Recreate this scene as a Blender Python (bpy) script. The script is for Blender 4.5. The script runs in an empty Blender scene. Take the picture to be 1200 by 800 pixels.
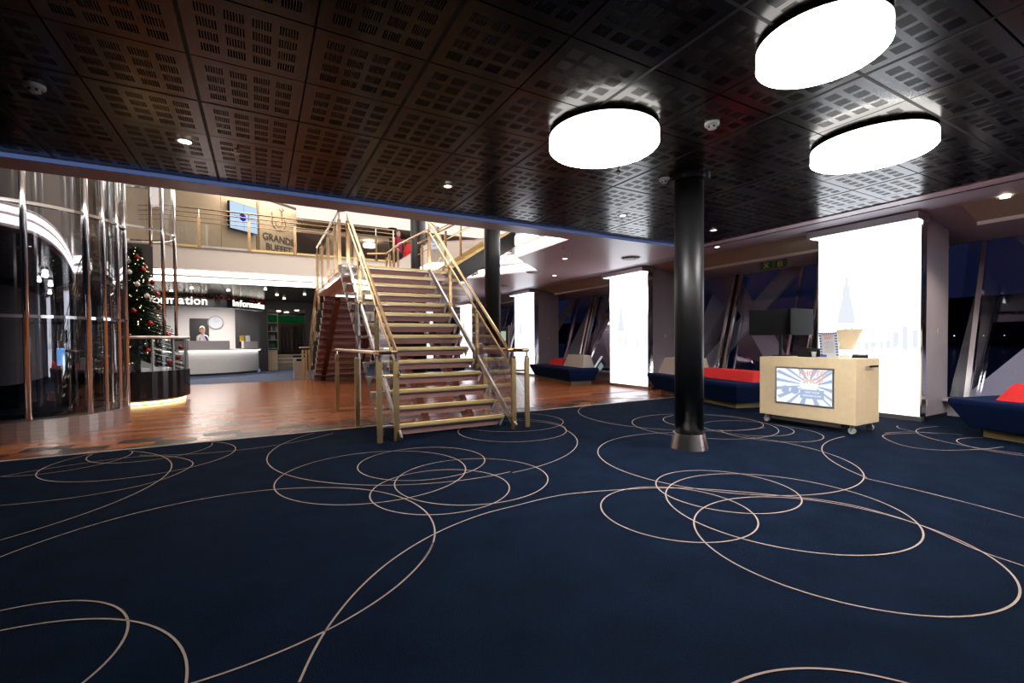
import bpy, math, random
from mathutils import Matrix, Vector
random.seed(7)
S = bpy.context.scene
COL = S.collection
R = math.radians
# ---------------------------------------------------------------- camera
cam_data = bpy.data.cameras.new('camera')
cam = bpy.data.objects.new('camera', cam_data); COL.objects.link(cam)
cam_data.sensor_fit = 'HORIZONTAL'; cam_data.sensor_width = 36.0
cam_data.lens = 36.0 * 532.1 / 1200
cam_data.shift_y = 10.3 / 1200
cam_data.clip_start = 0.05; cam_data.clip_end = 4000
yaw, pitch, roll = R(29.06), R(1.10), R(0.46)
fw = Vector((math.sin(yaw)*math.cos(pitch), math.cos(yaw)*math.cos(pitch), -math.sin(pitch)))
rt = Vector((math.cos(yaw), -math.sin(yaw), 0)); dn = fw.cross(rt)
r2 = rt*math.cos(roll) + dn*math.sin(roll); d2 = -rt*math.sin(roll) + dn*math.cos(roll)
m = Matrix((r2, -d2, -fw)).transposed().to_4x4(); m.translation = (0, 0, 1.2)
cam.matrix_world = m
S.camera = cam
# ---------------------------------------------------------------- exposure
S.view_settings.view_transform = 'Standard'; S.view_settings.look = 'None'
S.view_settings.gamma = 1.0; S.view_settings.exposure = 0.9
S.view_settings.use_curve_mapping = False
S.cycles.use_denoising = True
S.cycles.max_bounces = 8; S.cycles.diffuse_bounces = 4; S.cycles.glossy_bounces = 5
S.cycles.transparent_max_bounces = 24; S.cycles.sample_clamp_indirect = 6.0
S.cycles.caustics_reflective = False; S.cycles.caustics_refractive = False
# ---------------------------------------------------------------- world: deep blue dusk
wd = bpy.data.worlds.new('dusk'); S.world = wd; wd.use_nodes = True
nt = wd.node_tree; nt.nodes.clear()
wo = nt.nodes.new('ShaderNodeOutputWorld'); bg = nt.nodes.new('ShaderNodeBackground')
tc = nt.nodes.new('ShaderNodeTexCoord'); sx = nt.nodes.new('ShaderNodeSeparateXYZ'); cr = nt.nodes.new('ShaderNodeValToRGB')
nt.links.new(tc.outputs['Generated'], sx.inputs[0]); nt.links.new(sx.outputs['Z'], cr.inputs[0])
cr.color_ramp.elements[0].position = 0.0; cr.color_ramp.elements[0].color = (0.0025, 0.0038, 0.013, 1)
cr.color_ramp.elements[1].position = 0.6; cr.color_ramp.elements[1].color = (0.0048, 0.0055, 0.019, 1)
nt.links.new(cr.outputs[0], bg.inputs[0]); bg.inputs[1].default_value = 1.0
nt.links.new(bg.outputs[0], wo.inputs[0])

# ---------------------------------------------------------------- area lights (added light without modelled fittings)
def area(name, loc, size, power, col, rot=(0, 0, 0), sy=None):
    l = bpy.data.lights.new(name, 'AREA'); l.size = size; l.energy = power; l.color = col
    if sy: l.shape = 'RECTANGLE'; l.size_y = sy
    o = bpy.data.objects.new(name, l); o.location = loc; o.rotation_euler = rot; COL.objects.link(o); return o
def spot(name, loc, power, col, size=100, rad=0.04):
    l = bpy.data.lights.new(name, 'SPOT'); l.energy = power; l.color = col; l.spot_size = R(size); l.spot_blend = 0.6
    l.shadow_soft_size = rad
    o = bpy.data.objects.new(name, l); o.location = loc; COL.objects.link(o); return o
# added fill lights that brighten the atrium and upper deck from above
area('atrium_fill', (0.5, 11.5, 6.45), 5.0, 200, (1.0, 0.88, 0.72), sy=5.0)
area('upper_deck_fill', (-0.5, 19.0, 6.45), 4.0, 210, (1.0, 0.85, 0.66), sy=3.0)
area('upper_lounge_fill', (6.5, 12.0, 6.45), 3.5, 150, (1.0, 0.93, 0.85), sy=6.0)
# wide lights standing in for the downlights of reception and shop
area('reception_light', (-1.8, 22.6, 2.95), 1.6, 160, (1.0, 0.93, 0.86), sy=1.0)
area('reception_front_light', (-1.2, 18.2, 2.98), 3.0, 45, (1.0, 0.9, 0.8), sy=1.5)
area('shop_light', (1.2, 24.5, 2.9), 1.0, 45, (1.0, 0.9, 0.7), sy=2.0)

# ---------------------------------------------------------------- materials
MAT = {}
def mat(name, col, rough=0.5, metal=0.0, noise=0.0, nscale=30, bump=0.0, emit=0.0, ecol=None, coat=0.0, spec=0.5, stretch=None, col2=None, alpha=1.0):
    if name in MAT: return MAT[name]
    M = bpy.data.materials.new(name); M.use_nodes = True; n = M.node_tree; b = n.nodes['Principled BSDF']
    b.inputs['Base Color'].default_value = (*col, 1); b.inputs['Roughness'].default_value = rough
    b.inputs['Metallic'].default_value = metal; b.inputs['Coat Weight'].default_value = coat
    b.inputs['Specular IOR Level'].default_value = spec
    if emit:
        b.inputs['Emission Color'].default_value = (*(ecol or col), 1); b.inputs['Emission Strength'].default_value = emit
    if noise or bump:
        t = n.nodes.new('ShaderNodeTexCoord'); mp = n.nodes.new('ShaderNodeMapping'); nz = n.nodes.new('ShaderNodeTexNoise')
        if stretch: mp.inputs['Scale'].default_value = stretch
        n.links.new(t.outputs['Object'], mp.inputs[0]); n.links.new(mp.outputs[0], nz.inputs['Vector'])
        nz.inputs['Scale'].default_value = nscale; nz.inputs['Detail'].default_value = 4
        if noise:
            rp = n.nodes.new('ShaderNodeValToRGB'); n.links.new(nz.outputs[0], rp.inputs[0])
            c2 = col2 or tuple(min(1, c*(1+noise)) for c in col); c1 = tuple(c*(1-noise) for c in col)
            rp.color_ramp.elements[0].position = 0.3; rp.color_ramp.elements[0].color = (*c1, 1)
            rp.color_ramp.elements[1].position = 0.7; rp.color_ramp.elements[1].color = (*c2, 1)
            n.links.new(rp.outputs[0], b.inputs['Base Color'])
        if bump:
            bp = n.nodes.new('ShaderNodeBump'); bp.inputs['Strength'].default_value = bump; bp.inputs['Distance'].default_value = 0.01
            n.links.new(nz.outputs[0], bp.inputs['Height']); n.links.new(bp.outputs[0], b.inputs['Normal'])
    MAT[name] = M; return M
def glass(name, tint=(1, 1, 1), refl=0.12, rough=0.0, dark=0.0):
    if name in MAT: return MAT[name]
    M = bpy.data.materials.new(name); M.use_nodes = True; n = M.node_tree; n.nodes.clear()
    o = n.nodes.new('ShaderNodeOutputMaterial'); mx = n.nodes.new('ShaderNodeMixShader'); tr = n.nodes.new('ShaderNodeBsdfTransparent')
    gl = n.nodes.new('ShaderNodeBsdfGlossy'); lw = n.nodes.new('ShaderNodeLayerWeight'); ma = n.nodes.new('ShaderNodeMath')
    tr.inputs[0].default_value = (*tint, 1); gl.inputs['Roughness'].default_value = rough; gl.inputs[0].default_value = (0.9, 0.92, 1, 1)
    lw.inputs[0].default_value = 0.35; ma.operation = 'MULTIPLY_ADD'; ma.inputs[1].default_value = 0.5; ma.inputs[2].default_value = refl
    n.links.new(lw.outputs['Fresnel'], ma.inputs[0]); n.links.new(ma.outputs[0], mx.inputs[0])
    n.links.new(tr.outputs[0], mx.inputs[1]); n.links.new(gl.outputs[0], mx.inputs[2]); n.links.new(mx.outputs[0], o.inputs[0])
    MAT[name] = M; return M
def emis(name, col, s):
    if name in MAT: return MAT[name]
    M = bpy.data.materials.new(name); M.use_nodes = True; n = M.node_tree; n.nodes.clear()
    o = n.nodes.new('ShaderNodeOutputMaterial'); e = n.nodes.new('ShaderNodeEmission')
    e.inputs[0].default_value = (*col, 1); e.inputs[1].default_value = s; n.links.new(e.outputs[0], o.inputs[0])
    MAT[name] = M; return M
CARPET = mat('carpet_navy', (0.0042, 0.0092, 0.0225), 0.95, noise=0.2, nscale=3.5, bump=0.0, spec=0.03)
n = CARPET.node_tree; b = n.nodes['Principled BSDF']; b.inputs['Sheen Weight'].default_value = 0.0; b.inputs['Sheen Roughness'].default_value = 0.45; b.inputs['Sheen Tint'].default_value = (0.45, 0.6, 1.0, 1)
fz = n.nodes.new('ShaderNodeTexNoise'); fz.inputs['Scale'].default_value = 220; bp = n.nodes.new('ShaderNodeBump'); bp.inputs['Strength'].default_value = 0.7; bp.inputs['Distance'].default_value = 0.006
n.links.new([k for k in n.nodes if k.type == 'TEX_COORD'][0].outputs['Object'], fz.inputs['Vector'])
n.links.new(fz.outputs[0], bp.inputs['Height']); n.links.new(bp.outputs[0], b.inputs['Normal'])
LINE = mat('carpet_line_beige', (0.36, 0.28, 0.245), 0.95, spec=0.1)
W = dict(
    wood=mat('wood_red', (0.24, 0.066, 0.024), 0.24, noise=0.35, nscale=2.2, stretch=(1.2, 14, 1), col2=(0.36, 0.125, 0.045), spec=0.25),
    wood2=mat('wood_red_light', (0.34, 0.115, 0.045), 0.24, noise=0.3, nscale=2.2, stretch=(1.2, 14, 1), spec=0.25),
    wood3=mat('wood_red_deep', (0.20, 0.052, 0.021), 0.24, noise=0.3, nscale=2.2, stretch=(1.2, 14, 1), spec=0.25),
    woodd=mat('wood_dark', (0.03, 0.018, 0.013), 0.35, noise=0.4, nscale=2.2, stretch=(1.5, 14, 1), spec=0.2),
    panel=mat('ceiling_metal_dark', (0.0062, 0.0036, 0.0035), 0.19, metal=0.0, noise=0.1, nscale=3, spec=0.33),
    seam=mat('seam_black', (0.003, 0.003, 0.005), 0.5, spec=0.15), scroff=mat('screen_off', (0.002, 0.002, 0.003), 0.45, spec=0.12), skirt=mat('skirt_steel', (0.80, 0.79, 0.78), 0.22, metal=1.0), facet=mat('mirror_mauve', (0.42, 0.34, 0.37), 0.12, metal=1.0),
    plenum=mat('plenum_black', (0.012, 0.010, 0.011), 0.6),
    mauve=mat('ceiling_mauve', (0.56, 0.43, 0.47), 0.34, spec=0.4),
    mauve2=mat('bulkhead_mauve', (0.38, 0.33, 0.37), 0.45),
    beige=mat('pelmet_beige', (0.38, 0.32, 0.24), 0.6, noise=0.12, nscale=60),
    white=mat('white_paint', (0.75, 0.71, 0.69), 0.4),
    dark=mat('wall_black', (0.012, 0.012, 0.016), 0.4),
    darkwall=mat('wall_dark_grey', (0.05, 0.045, 0.05), 0.6),
    brown=mat('wall_taupe', (0.33, 0.25, 0.17), 0.55, noise=0.06, nscale=5),
    brown2=mat('wall_taupe_light', (0.42, 0.33, 0.23), 0.55, noise=0.06, nscale=5),
    brownd=mat('wall_brown_dark', (0.08, 0.05, 0.03), 0.4),
    brass=mat('brass', (0.60, 0.42, 0.24), 0.24, metal=1.0, noise=0.08, nscale=8),
    brassd=mat('brass_satin', (0.62, 0.46, 0.24), 0.38, metal=1.0),
    plinth=mat('plinth_gold', (0.16, 0.12, 0.05), 0.5), gold=mat('nosing_gold', (0.72, 0.56, 0.25), 0.45, metal=0.6),
    chrome=mat('chrome', (0.78, 0.77, 0.78), 0.12, metal=1.0),
    steel=mat('brushed_steel', (0.60, 0.58, 0.57), 0.3, metal=1.0, noise=0.1, nscale=4, stretch=(1, 1, 12)),
    riser=mat('riser_mauve_brown', (0.40, 0.23, 0.23), 0.4),
    beam=mat('beam_red_wood', (0.10, 0.03, 0.018), 0.3, coat=0.3),
    black=mat('black_gloss', (0.008, 0.008, 0.010), 0.18),
    blackm=mat('black_satin_column', (0.016, 0.016, 0.018), 0.42, metal=0.6),
    plastic=mat('black_plastic', (0.010, 0.010, 0.012), 0.6, spec=0.15),
    offwhite=mat('off_white_plastic', (0.62, 0.62, 0.60), 0.4),
    navy=mat('navy_fabric', (0.0040, 0.011, 0.046), 0.9, noise=0.2, nscale=120, bump=0.1, spec=0.08),
    red=mat('red_fabric', (0.62, 0.012, 0.014), 0.8, noise=0.12, nscale=120, bump=0.15),
    cream=mat('beige_fabric', (0.42, 0.36, 0.32), 0.85, noise=0.1, nscale=120, bump=0.15),
    cart=mat('cart_cream_laminate', (0.88, 0.70, 0.45), 0.45, noise=0.04, nscale=12),
    grey=mat('grey_paint', (0.42, 0.39, 0.42), 0.4),
    pier=mat('pier_grey', (0.40, 0.36, 0.41), 0.4, metal=0.1),
    green=mat('sign_green', (0.01, 0.07, 0.03), 0.4),
    yell=mat('sign_yellow', (0.65, 0.55, 0.12), 0.5),
    skin=mat('skin', (0.75, 0.46, 0.34), 0.5), blond=mat('hair_blond', (0.62, 0.40, 0.15), 0.5), brunet=mat('hair_brown', (0.12, 0.05, 0.03), 0.5),
    shirt=mat('shirt_white', (0.72, 0.70, 0.74), 0.7), scarf=mat('scarf_blue', (0.06, 0.09, 0.28), 0.6), magenta=mat('top_magenta', (0.42, 0.02, 0.10), 0.7),
    trous=mat('trousers_dark', (0.02, 0.02, 0.025), 0.7),
    needle=mat('fir_needles', (0.018, 0.045, 0.018), 0.85, noise=0.4, nscale=8), bark=mat('bark', (0.06, 0.035, 0.02), 0.8),
    frost=mat('frosted_needles', (0.6, 0.62, 0.62), 0.7),
    ballr=mat('bauble_red', (0.45, 0.015, 0.015), 0.15, metal=0.5), ballw=mat('bauble_white', (0.75, 0.70, 0.66), 0.3),
    desk=mat('desk_crystal_white', (0.72, 0.70, 0.68), 0.35, noise=0.25, nscale=90),
    strut=mat('strut_lavender_grey', (0.60, 0.55, 0.66), 0.35),
    water=mat('night_sea', (0.003, 0.005, 0.015), 0.25), hill=mat('far_shore', (0.001, 0.0015, 0.005), 1.0),
    carpet2=mat('carpet_blue_far', (0.03, 0.05, 0.11), 0.9, noise=0.3, nscale=6),
    paper=mat('paper', (0.72, 0.75, 0.82), 0.6), pblue=mat('print_blue', (0.03, 0.10, 0.45), 0.6), pred=mat('print_orange', (0.75, 0.10, 0.03), 0.6), yellp=mat('yellow_card', (0.8, 0.5, 0.02), 0.6),
)
G = dict(clear=glass('guard_glass', (0.93, 0.96, 0.95), 0.04), dark=glass('lift_glass_dark', (0.30, 0.30, 0.32), 0.16), lift=glass('lift_glass_clear', (0.80, 0.84, 0.84), 0.10), win=glass('window_glass', (0.70, 0.74, 0.82), 0.10))
E_ = dict(lamp=emis('lamp_glow', (1.0, 0.96, 0.90), 26.0), side=emis('lamp_side_glow', (1.0, 0.96, 0.90), 3.0), box=None, cove=emis('cove_glow', (1.0, 0.95, 0.90), 4.5), down=emis('downlight_glow', (1.0, 0.85, 0.70), 8.0),
    led=emis('led_blue', (0.14, 0.23, 0.55), 0.22), warm=emis('warm_strip', (1.0, 0.66, 0.30), 5.0), text=emis('sign_letter_glow', (1.0, 0.93, 0.80), 1.3),
    star=emis('fairy_glow', (1.0, 0.80, 0.45), 3.0), scr=emis('screen_light_blue', (0.55, 0.74, 1.0), 0.55), scrb=emis('screen_blue_mark', (0.02, 0.05, 0.6), 0.4),
    scrw=emis('screen_white', (0.92, 0.95, 1.0), 0.56), scrp=emis('screen_pale_blue', (0.55, 0.68, 0.95), 0.42), scro=emis('screen_orange', (1.0, 0.55, 0.42), 0.5), scrg=emis('screen_green', (0.05, 0.55, 0.25), 0.8),
    shop=emis('shop_glow', (0.55, 0.75, 0.62), 0.35), harbour=emis('harbour_lamp', (1.0, 0.75, 0.45), 3.0), harbourb=emis('harbour_lamp_blue', (0.5, 0.7, 1.0), 2.0), greenl=emis('green_neon', (0.03, 0.4, 0.12), 0.035), disp=emis('lift_display', (0.2, 0.5, 1.0), 1.2))
E_['box'] = emis('lightbox_glow', (0.90, 0.93, 1.0), 1.6); E_['boxp'] = emis('lightbox_print', (0.88, 0.92, 1.0), 0.52)

# ---------------------------------------------------------------- mesh helpers
class MB:
    def __init__(s): s.v = []; s.f = []; s.m = []
    def add(s, v, f, mi=0):
        k = len(s.v); s.v += [tuple(p) for p in v]; s.f += [tuple(i+k for i in q) for q in f]; s.m += [mi]*len(f); return s
    def box(s, x0, y0, z0, x1, y1, z1, mi=0, M=None):
        v = [Vector(p) for p in ((x0,y0,z0),(x1,y0,z0),(x1,y1,z0),(x0,y1,z0),(x0,y0,z1),(x1,y0,z1),(x1,y1,z1),(x0,y1,z1))]
        if M: v = [M @ p for p in v]
        return s.add(v, ((0,3,2,1),(4,5,6,7),(0,1,5,4),(1,2,6,5),(2,3,7,6),(3,0,4,7)), mi)
    def prism(s, poly, z0, z1, mi=0, M=None):           # polygon in XY, CCW
        n = len(poly); v = [Vector((x, y, z0)) for x, y in poly] + [Vector((x, y, z1)) for x, y in poly]
        if M: v = [M @ p for p in v]
        return s.add(v, [tuple(range(n-1, -1, -1)), tuple(range(n, 2*n))] + [(i, (i+1) % n, (i+1) % n+n, i+n) for i in range(n)], mi)
    def loft(s, rings, cap=True, mi=0, close=True):
        n = len(rings[0]); v = [p for r in rings for p in r]; f = []
        for a in range(len(rings)-1):
            for i in range(n if close else n-1):
                j = (i+1) % n; f.append((a*n+i, a*n+j, (a+1)*n+j, (a+1)*n+i))
        if cap: f += [tuple(range(n-1, -1, -1)), tuple(range((len(rings)-1)*n, len(rings)*n))]
        return s.add(v, f, mi)
    def tube(s, pts, r, n=8, mi=0, cap=True):
        P = [Vector(p) for p in pts]; rings = []
        for i, p in enumerate(P):
            d = (P[min(i+1, len(P)-1)] - P[max(i-1, 0)]).normalized()
            u = d.cross(Vector((0, 0, 1)))
            if u.length < 1e-3: u = Vector((1, 0, 0))
            u.normalize(); w = d.cross(u).normalized(); rr = r[i] if isinstance(r, (list, tuple)) else r
            rings.append([p + u*rr*math.cos(2*math.pi*k/n) + w*rr*math.sin(2*math.pi*k/n) for k in range(n)])
        return s.loft(rings, cap, mi)
    def lathe(s, prof, c=(0, 0, 0), n=24, mi=0, cap=True):
        return s.loft([[(c[0]+r*math.cos(2*math.pi*k/n), c[1]+r*math.sin(2*math.pi*k/n), c[2]+z) for k in range(n)] for r, z in prof], cap, mi)
    def beam(s, a, b, w, h, mi=0):                      # rectangular bar from a to b
        a, b = Vector(a), Vector(b); d = (b-a).normalized(); u = d.cross(Vector((0, 0, 1)))
        if u.length < 1e-3: u = Vector((1, 0, 0))
        u.normalize(); t = u.cross(d).normalized(); u *= w/2; t *= h/2
        return s.loft([[p-u-t, p+u-t, p+u+t, p-u+t] for p in (a, b)], True, mi)
    def ball(s, c, r, n=10, mi=0, sz=1.0):
        k = n//2+1; return s.lathe([(max(1e-4, r*math.sin(math.pi*i/k)), -r*sz*math.cos(math.pi*i/k)) for i in range(k+1)], c, n, mi)
    def obj(s, name, mats, parent=None, smooth=False, loc=None):
        me = bpy.data.meshes.new(name); me.from_pydata(s.v, [], s.f)
        for x in (mats if isinstance(mats, (list, tuple)) else [mats]): me.materials.append(x)
        for i, p in enumerate(me.polygons): p.material_index = s.m[i]; p.use_smooth = smooth
        me.update(); return link(name, me, parent, loc)
def link(name, me, parent=None, loc=None):
    o = bpy.data.objects.new(name, me); COL.objects.link(o)
    if parent: o.parent = parent
    if loc: o.location = loc
    return o
def tag(o, label=None, cat=None, group=None, kind=None):
    if label: o['label'] = label
    if cat: o['category'] = cat
    if group: o['group'] = group
    if kind: o['kind'] = kind
    return o
def thing(name, label, cat, loc=(0, 0, 0), group=None, rz=0):
    o = bpy.data.objects.new(name, None); COL.objects.link(o); o.location = loc; o.rotation_euler.z = rz; o.empty_display_size = 0.1
    return tag(o, label, cat, group)
def struct(name, mb, mats, parent=None, **k):
    o = mb.obj(name, mats, parent, **k)
    if not parent: o['kind'] = 'structure'
    return o
def bevel(o, w=0.01, seg=2):
    md = o.modifiers.new('bevel', 'BEVEL'); md.width = w; md.segments = seg; md.limit_method = 'ANGLE'; return o
def text(name, body, size, mtl, parent, loc, rot, extrude=0.003, align='CENTER', bold=0.0):
    c = bpy.data.curves.new(name, 'FONT'); c.body = body; c.size = size; c.extrude = extrude; c.align_x = align; c.align_y = 'CENTER'; c.resolution_u = 4
    c.offset = bold; tmp = bpy.data.objects.new(name, c); me = bpy.data.meshes.new_from_object(tmp); bpy.data.objects.remove(tmp); me.materials.clear(); me.materials.append(mtl)
    o = link(name, me, parent, loc); o.rotation_euler = rot; return o
def copy_tree(o, parent=None):
    c = o.copy(); COL.objects.link(c); c.parent = parent
    for ch in list(o.children): copy_tree(ch, c)
    return c
FULL=[(2.953, 1.429, 0.754), (3.267, 1.92, 0.776), (3.247, 2.346, 0.525), (2.542, 2.224, 0.515), (1.413, 4.404, 0.621), (0.914, 4.258, 0.828), (1.278, 3.509, 0.557), (1.617, 3.647, 0.663), (-1.061, 6.031, 0.803), (-1.022, 2.384, 0.52), (-1.015, 1.933, 0.768), (1.401, 0.342, 0.652), (2.973, 5.363, 0.729), (3.277, 5.957, 0.786), (5.444, 4.301, 0.946), (5.779, 4.393, 0.67), (5.772, 3.839, 0.553)]
ARCS=[[(3.587,4.995),(3.556,4.874),(3.516,4.755),(3.468,4.639),(3.411,4.528),(3.348,4.42),(3.276,4.317),(3.198,4.219),(3.113,4.128),(3.021,4.042),(2.924,3.963),(2.822,3.891),(2.714,3.827),(2.603,3.77),(2.487,3.721),(2.369,3.68),(2.248,3.648),(2.125,3.625),(2.001,3.61)],[(3.591,4.995),(3.661,5.103),(3.712,5.22),(3.743,5.345),(3.752,5.472),(3.74,5.6),(3.706,5.724),(3.653,5.84),(3.58,5.946),(3.491,6.038),(3.388,6.114)],[(0.62,6.56),(0.532,6.478),(0.45,6.389),(0.375,6.295),(0.307,6.196),(0.246,6.092),(0.193,5.984),(0.148,5.872),(0.111,5.757),(0.082,5.641),(0.061,5.522),(0.05,5.402),(0.046,5.282),(0.052,5.161),(0.066,5.042),(0.089,4.923),(0.12,4.807),(0.159,4.693),(0.207,4.583),(0.262,4.476),(0.325,4.373),(0.395,4.275),(0.472,4.182),(0.555,4.095),(0.644,4.014),(0.739,3.94),(0.839,3.873),(0.944,3.813),(1.053,3.761),(1.165,3.717),(1.28,3.681),(1.397,3.654),(1.516,3.634),(1.636,3.624),(1.756,3.622),(1.876,3.629),(1.996,3.644)],[(-1.304,6.557),(-1.219,6.472),(-1.14,6.381),(-1.068,6.284),(-1.003,6.183),(-0.945,6.077),(-0.895,5.968),(-0.853,5.855),(-0.818,5.74),(-0.792,5.623),(-0.774,5.503),(-0.764,5.383),(-0.763,5.263),(-0.771,5.143),(-0.786,5.024),(-0.811,4.906),(-0.843,4.79),(-0.883,4.676),(-0.932,4.566),(-0.987,4.459),(-1.051,4.357),(-1.121,4.259),(-1.198,4.166),(-1.281,4.079),(-1.37,3.999),(-1.465,3.924),(-1.564,3.856)],[(-1.999,4.978),(-1.721,4.825),(-1.229,4.782),(-0.8,4.976),(-0.601,5.503),(-0.85,5.994),(-1.24,6.176),(-1.714,6.074),(-2.094,5.887),(-2.276,5.675)],[(-1.622,6.565),(-1.63,6.444),(-1.611,6.324),(-1.567,6.21),(-1.5,6.109),(-1.412,6.025),(-1.308,5.962),(-1.193,5.923),(-1.073,5.909),(-0.952,5.922),(-0.837,5.961),(-0.733,6.024),(-0.645,6.108),(-0.577,6.209),(-0.532,6.322),(-0.514,6.442),(-0.521,6.563)],[(-1.27,6.522),(-1.25,6.403),(-1.256,6.282),(-1.288,6.165),(-1.344,6.058),(-1.421,5.966),(-1.517,5.892),(-1.627,5.841),(-1.744,5.814),(-1.865,5.813),(-1.983,5.838),(-2.093,5.888)],[(0.837,6.418),(0.749,6.335),(0.655,6.258),(0.555,6.189),(0.451,6.128),(0.341,6.076),(0.228,6.032),(0.112,5.998),(-0.007,5.973),(-0.127,5.957),(-0.248,5.951),(-0.369,5.955),(-0.49,5.968),(-0.609,5.991),(-0.726,6.023),(-0.84,6.065),(-0.95,6.115),(-1.056,6.174),(-1.157,6.241)],[(-1.401,3.461),(-1.346,3.573),(-1.28,3.68),(-1.204,3.779),(-1.119,3.87),(-1.025,3.953),(-0.923,4.026),(-0.815,4.089),(-0.701,4.14),(-0.583,4.18),(-0.461,4.209),(-0.337,4.225),(-0.212,4.229),(-0.088,4.221),(0.036,4.201),(0.156,4.168),(0.273,4.124),(0.385,4.069)],[(0.385,4.067),(0.493,4.008),(0.594,3.937),(0.686,3.855),(0.768,3.764),(0.839,3.664),(0.899,3.556),(0.946,3.442),(0.98,3.324),(1.0,3.202),(1.007,3.08),(0.999,2.957),(0.978,2.835),(0.944,2.717),(0.896,2.604),(0.836,2.497),(0.764,2.397)],[(0.894,2.597),(0.83,2.492),(0.756,2.392),(0.672,2.301),(0.58,2.218),(0.48,2.145),(0.373,2.082),(0.261,2.029),(0.144,1.988),(0.024,1.959),(-0.099,1.941),(-0.222,1.935),(-0.346,1.942)],[(0.103,1.753),(0.15,1.871),(0.205,1.986),(0.27,2.096),(0.342,2.201),(0.422,2.301),(0.509,2.394),(0.603,2.48),(0.704,2.558),(0.81,2.629),(0.921,2.692),(1.036,2.746),(1.156,2.791),(1.278,2.828),(1.403,2.854)],[(1.403,2.853),(1.583,2.867),(2.05,2.886),(2.537,2.746),(2.83,2.617),(3.103,2.426),(3.418,2.093),(3.694,1.707),(3.697,1.3),(3.527,0.96),(3.481,0.761),(3.4,0.538)],[(6.262,2.875),(6.141,2.876),(6.02,2.868),(5.9,2.853),(5.781,2.831),(5.664,2.8),(5.549,2.763),(5.437,2.718),(5.327,2.665),(5.222,2.606),(5.12,2.541),(5.023,2.468),(4.93,2.39),(4.843,2.306),(4.762,2.217),(4.686,2.122),(4.617,2.023),(4.554,1.919)],[(4.524,1.922),(4.524,1.801),(4.52,1.68),(4.512,1.559),(4.5,1.439),(4.484,1.319),(4.464,1.199),(4.44,1.08),(4.413,0.963),(4.381,0.846),(4.346,0.73),(4.307,0.615)],[(4.734,4.078),(4.628,4.136),(4.516,4.184),(4.4,4.22),(4.282,4.244),(4.161,4.256),(4.04,4.256),(3.919,4.244),(3.8,4.22),(3.684,4.183),(3.573,4.136),(3.467,4.077),(3.367,4.008),(3.275,3.929),(3.191,3.841),(3.116,3.746),(3.052,3.643),(2.998,3.534),(2.955,3.421),(2.924,3.303),(2.905,3.183),(2.898,3.062),(2.904,2.941),(2.921,2.821),(2.951,2.703),(2.992,2.589),(3.045,2.48),(3.108,2.377),(3.181,2.28),(3.264,2.191),(3.355,2.111),(3.454,2.041),(3.56,1.981),(3.671,1.932),(3.786,1.894),(3.904,1.868),(4.025,1.855),(4.146,1.853),(4.267,1.864),(4.386,1.887),(4.503,1.921),(4.615,1.967),(4.722,2.025),(4.822,2.092),(4.916,2.17),(5.001,2.257),(5.076,2.351),(5.142,2.453),(5.198,2.561),(5.242,2.674),(5.275,2.791),(5.295,2.91),(5.304,3.031),(5.3,3.153),(5.284,3.273),(5.256,3.391),(5.216,3.506)],[(5.444,6.721),(5.331,6.676),(5.222,6.623),(5.118,6.561),(5.018,6.491),(4.925,6.414),(4.838,6.329),(4.757,6.238),(4.685,6.141),(4.62,6.038),(4.563,5.93),(4.515,5.819),(4.476,5.704),(4.446,5.586),(4.425,5.467),(4.414,5.346),(4.412,5.224),(4.42,5.103),(4.438,4.983),(4.464,4.864),(4.5,4.748),(4.545,4.636),(4.599,4.527),(4.661,4.422),(4.732,4.323),(4.809,4.23),(4.894,4.143),(4.986,4.063),(5.083,3.99),(5.186,3.926),(5.293,3.869),(5.405,3.821),(5.52,3.783),(5.638,3.753),(5.758,3.733),(5.879,3.722),(6.0,3.72)],[(5.331,3.911),(5.252,3.814),(5.196,3.702),(5.165,3.581),(5.161,3.456),(5.184,3.333),(5.233,3.218),(5.305,3.116),(5.397,3.032),(5.505,2.969),(5.625,2.931),(5.749,2.92),(5.873,2.935),(5.991,2.977),(6.097,3.043),(6.187,3.13),(6.256,3.234),(6.3,3.351),(6.319,3.475),(6.311,3.599),(6.276,3.72)],[(6.892,2.716),(7.005,2.697),(7.113,2.663),(7.216,2.614),(7.311,2.551),(7.395,2.475),(7.468,2.388),(7.528,2.291),(7.573,2.186)],[(7.636,2.856),(7.555,2.839),(7.481,2.801),(7.419,2.745),(7.375,2.675),(7.35,2.595),(7.347,2.512),(7.367,2.431),(7.407,2.358)],[(8.017,2.56),(7.901,2.599),(7.78,2.621),(7.658,2.626),(7.536,2.614),(7.417,2.585),(7.303,2.539),(7.196,2.478),(7.099,2.403),(7.014,2.315),(6.941,2.216),(6.884,2.108),(6.842,1.992),(6.816,1.872),(6.808,1.75),(6.817,1.628),(6.842,1.508)],[(7.242,2.52),(6.846,2.668),(6.576,2.597),(6.268,2.285),(6.333,2.015),(6.763,1.801),(7.124,1.722)],[(7.554,1.993),(7.453,2.061),(7.339,2.103),(7.218,2.116),(7.098,2.098),(6.986,2.052),(6.888,1.979),(6.811,1.886),(6.759,1.776),(6.736,1.656),(6.743,1.535),(6.778,1.419),(6.842,1.315),(6.928,1.23)]]
# ================================================================ SETTING
H = 3.0
fl = struct('floor', MB().box(-6, -4, -0.05, 12.5, 6.66, 0.0), CARPET)
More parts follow.
